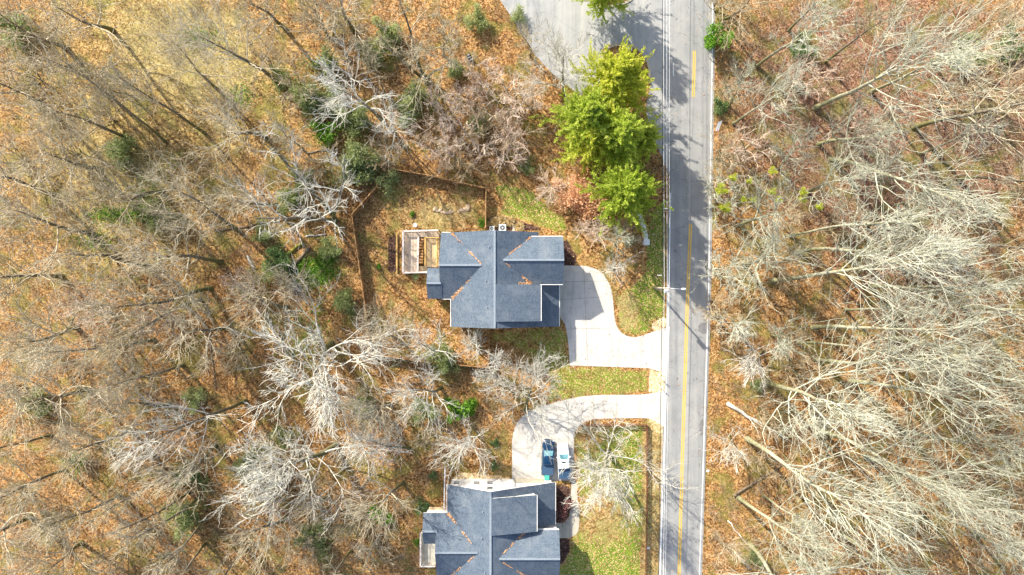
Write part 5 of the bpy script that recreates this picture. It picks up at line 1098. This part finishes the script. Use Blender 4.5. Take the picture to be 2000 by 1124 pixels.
# ------------------------------------------------------------------ the two pickups (nose towards +y)
def pickup(label, px, py, rz, paint, cover, sunroof):
    root = empty('pickup_truck', P(px, py), label, 'pickup', 'pickups parked on the lower driveway', rz)
    def loft(secs, mi=0):
        """secs: (y, half width bottom, half width top, z bottom, z top)"""
        v = []; f = []
        for y, wb_, wt, z0, z1 in secs:
            zm = z0 + (z1 - z0) * .55; wm = max(wb_, wt) * 1.0
            v += [(-wb_, y, z0), (-wm, y, zm), (-wt, y, z1 - .03), (-wt * .86, y, z1), (wt * .86, y, z1), (wt, y, z1 - .03), (wm, y, zm), (wb_, y, z0)]
        n_ = 8
        for i in range(len(secs) - 1):
            for k in range(n_): f.append((i * n_ + k, i * n_ + (k + 1) % n_, (i + 1) * n_ + (k + 1) % n_, (i + 1) * n_ + k))
        f.append(tuple(range(n_))[::-1]); f.append(tuple((len(secs) - 1) * n_ + k for k in range(n_))); return v, f
    mb = MB()
    mb.add(*loft([(-2.88, .92, .90, .45, 1.02), (-2.8, .97, .95, .40, 1.10), (-1.0, .98, .96, .35, 1.10), (.9, .98, .94, .35, 1.08), (1.35, .98, .92, .35, 1.06), (2.3, .95, .84, .38, .98), (2.66, .86, .72, .42, .90), (2.84, .66, .52, .48, .78)]))
    body = mb.build('body', M[paint], root, True, .02)
    mb = MB(); v, f = loft([(-1.02, .90, .72, 1.08, 1.72), (-.85, .92, .74, 1.08, 1.80), (.20, .92, .73, 1.08, 1.80), (.42, .92, .70, 1.08, 1.70), (1.18, .90, .86, 1.06, 1.10)]); mb.add(v, f); cab = mb.build('cab', M[paint], root, True, .02)
    def pane(nm, pts, m='carglass', par=cab):
        c = [Vector(p) for p in pts]; nrm = (c[1] - c[0]).cross(c[2] - c[0]).normalized()
        if nrm.z < 0: nrm = -nrm
        mb = MB(); mb.add([p + nrm * .012 for p in c] + [p - nrm * .004 for p in c], [(0, 1, 2, 3), (7, 6, 5, 4), (0, 4, 5, 1), (1, 5, 6, 2), (2, 6, 7, 3), (3, 7, 4, 0)]); return mb.build(nm, M[m], par)
    pane('windshield', [(-.62, .45, 1.705), (.62, .45, 1.705), (.76, 1.14, 1.15), (-.76, 1.14, 1.15)])
    pane('rear_window', [(-.60, -1.035, 1.60), (.60, -1.035, 1.60), (.72, -1.035, 1.2), (-.72, -1.035, 1.2)])
    for sg in (-1, 1):
        pane('side_window', [(sg * .77, -.75, 1.66), (sg * .77, .15, 1.66), (sg * .925, .55, 1.25), (sg * .925, -.75, 1.25)])
        m_ = MB(); m_.bar((sg * .93, .72, 1.18), (sg * 1.14, .66, 1.22), .16, .16); m_.build('wing_mirror', M[paint if paint == 'whitepaint' else 'chrome'], cab, bevel=.03)
        m_ = MB(); m_.box(min(sg * .55, sg * .84), max(sg * .55, sg * .84), 2.55, 2.74, .74, .90); m_.build('headlight', M['lamp'], body, bevel=.03)
        m_ = MB(); m_.box(min(sg * .78, sg * .93), max(sg * .78, sg * .93), -2.92, -2.86, .66, 1.0); m_.build('tail_light', M['tail'], body)
        for y in (1.75, -1.85):
            m_ = MB(); m_.tube([(sg * .74, y, .38), (sg * .77, y, .38), (sg * .98, y, .38), (sg * 1.01, y, .38)], [.33, .38, .38, .33], 20); wh = m_.build('wheel', M['rubber'], root, True)
            m_ = MB(); m_.tube([(sg * .96, y, .38), (sg * 1.025, y, .38)], .23, 16); m_.build('rim', M['rim'], wh)
    m_ = MB(); m_.box(-.60, .60, 2.70, 2.90, .42, .60); m_.box(-.92, .92, -3.0, -2.88, .48, .66); m_.build('bumper', M['chrome' if paint == 'bluepaint' else 'whitepaint'], body, bevel=.04)
    m_ = MB(); m_.box(-.5, .5, 2.8, 2.875, .62, .78); m_.build('grille', M['black'], body)
    m_ = MB(); m_.box(-.89, .89, -2.80, -1.10, 1.105, 1.16)
    m_.box(-.93, -.885, -2.84, -1.06, 1.09, 1.18); m_.box(.885, .93, -2.84, -1.06, 1.09, 1.18); m_.build('bed_cover', M[cover], root, bevel=.02)
    m_ = MB(); m_.tube([(-.5, 1.05, 1.185), (.1, 1.10, 1.18)], .012, 5); m_.tube([(.0, 1.05, 1.19), (.6, 1.10, 1.175)], .012, 5); m_.build('wiper', M['black'], cab)
    if sunroof: m_ = MB(); m_.box(-.38, .38, -.15, .12, 1.80, 1.812); m_.build('sunroof', M['glass'], cab, bevel=.01)
    return root
pickup('dark blue pickup with a covered bed parked beside the white one', 1070, 891, math.radians(-2.5), 'bluepaint', 'cover_blue', False)
pickup('white pickup with dark bed cover parked under the bare lawn tree', 1100, 898, math.radians(3), 'whitepaint', 'cover_blue', True)

# ------------------------------------------------------------------ logs and fallen trees
def log(a, b, r0, r1, mat, label, z0=None, branches=0, ha=0.0, hb=0.0):
    A = P(*a, ha); B_ = P(*b, hb); root = empty('fallen_log' if not branches else 'fallen_tree', P(*a), label, 'log', 'fallen logs in the woods'); o = root.location
    pts = []; k = 8
    for i in range(k + 1):
        t = i / k; p = A.lerp(B_, t) - o; r_ = r0 + (r1 - r0) * t
        pts.append(p + Vector((random.gauss(0, .06), random.gauss(0, .06), (r_ * .8) + (random.gauss(0, .02))))) 
    mb = MB(); mb.tube(pts, [r0 + (r1 - r0) * i / k for i in range(k + 1)], 9); mb.build('trunk', M[mat], root, True)
    if branches:
        rg = np.random.default_rng(int(a[0])); Pm = np.array([[tuple(p) for p in pts]]); Rm = radii(np.array([r0]), k, .4); d = np.array([(pts[-1] - pts[0]).length])
        S, D, L, r = kids(Pm, Rm, d, branches, .3, 1, 45, 12, .32, .5, rg); D[:, 2] = np.abs(D[:, 2]) * .6 + .1; P1 = grow(S, D, L, 5, .1, .14, rg); R1 = radii(np.clip(r, .03, .08), 5, .35)
        S2, D2, L2, r2 = kids(P1, R1, L, 5, .2, 1, 42, 12, .45, .6, rg); P2 = grow(S2, D2, L2, 3, .1, .14, rg); R2 = radii(np.clip(r2, .02, .04), 3, .5)
        V, Q = tubes([(P1, R1, 5), (P2, R2, 3)]); oo = link(bpy.data.objects.new('branches', np_mesh('branches', V, Q, [M[mat]])), root)
    else:
        st = MB(); m_ = pts[4]; st.tube([m_, m_ + Vector((random.uniform(-.4, .4), random.uniform(-.4, .4), .5))], [.07, .04], 6); st.build('branch_stub', M[mat], root)
log((1418, 787), (1525, 852), .34, .14, 'log_pale', 'bleached fallen tree with a cut white end right of the road', branches=9)
log((1432, 968), (1525, 910), .26, .12, 'log', 'brown log lying across the slope below the bleached fallen tree')
log((1422, 1017), (1462, 1068), .10, .05, 'log_pale', 'thin pale pole lying near a thick trunk at lower right'); log((1434, 1078), (1466, 1112), .14, .08, 'log_pale', 'short bent pale log at the lower right verge')
log((514, 528), (592, 476), .32, .24, 'log_moss', 'mossy log pointing up right in the green tangle'); log((562, 532), (606, 482), .34, .28, 'log', 'brown log beside the mossy one in the green tangle'); log((582, 575), (599, 506), .22, .18, 'log', 'upright lying brown log at the bottom of the green tangle'); log((556, 552), (617, 514), .22, .18, 'log_moss', 'yellow mossy log crossing under the brown one')
log((596, 462), (636, 459), .14, .1, 'log_pale', 'short pale log at the top of the green tangle'); log((484, 500), (497, 525), .18, .16, 'log_pale', 'short pale stub left of the green tangle'); log((600, 300), (640, 292), .14, .1, 'log', 'short log near the yard fence top corner')
log((407, 645), (422, 762), .16, .09, 'log', 'long thin dark log lying straight down in the left wood'); log((420, 452), (585, 425), .15, .07, 'log', 'long thin log reaching the many stemmed tree'); log((630, 812), (650, 795), .16, .1, 'log_pale', 'short log below the big whitish tree'); log((300, 645), (262, 652), .12, .1, 'log_pale', 'small pale log in the left wood'); log((705, 955), (722, 928), .18, .16, 'log', 'broken trunk stub left of the lower house')
log((1518, 214), (1546, 222), .18, .12, 'log_moss', 'short mossy log right of the banner'); log((1688, 895), (1735, 912), .16, .1, 'log', 'log on the slope at the lower right')
print('objects', len(COL.objects), 'polys', sum(len(m.polygons) for m in bpy.data.meshes))
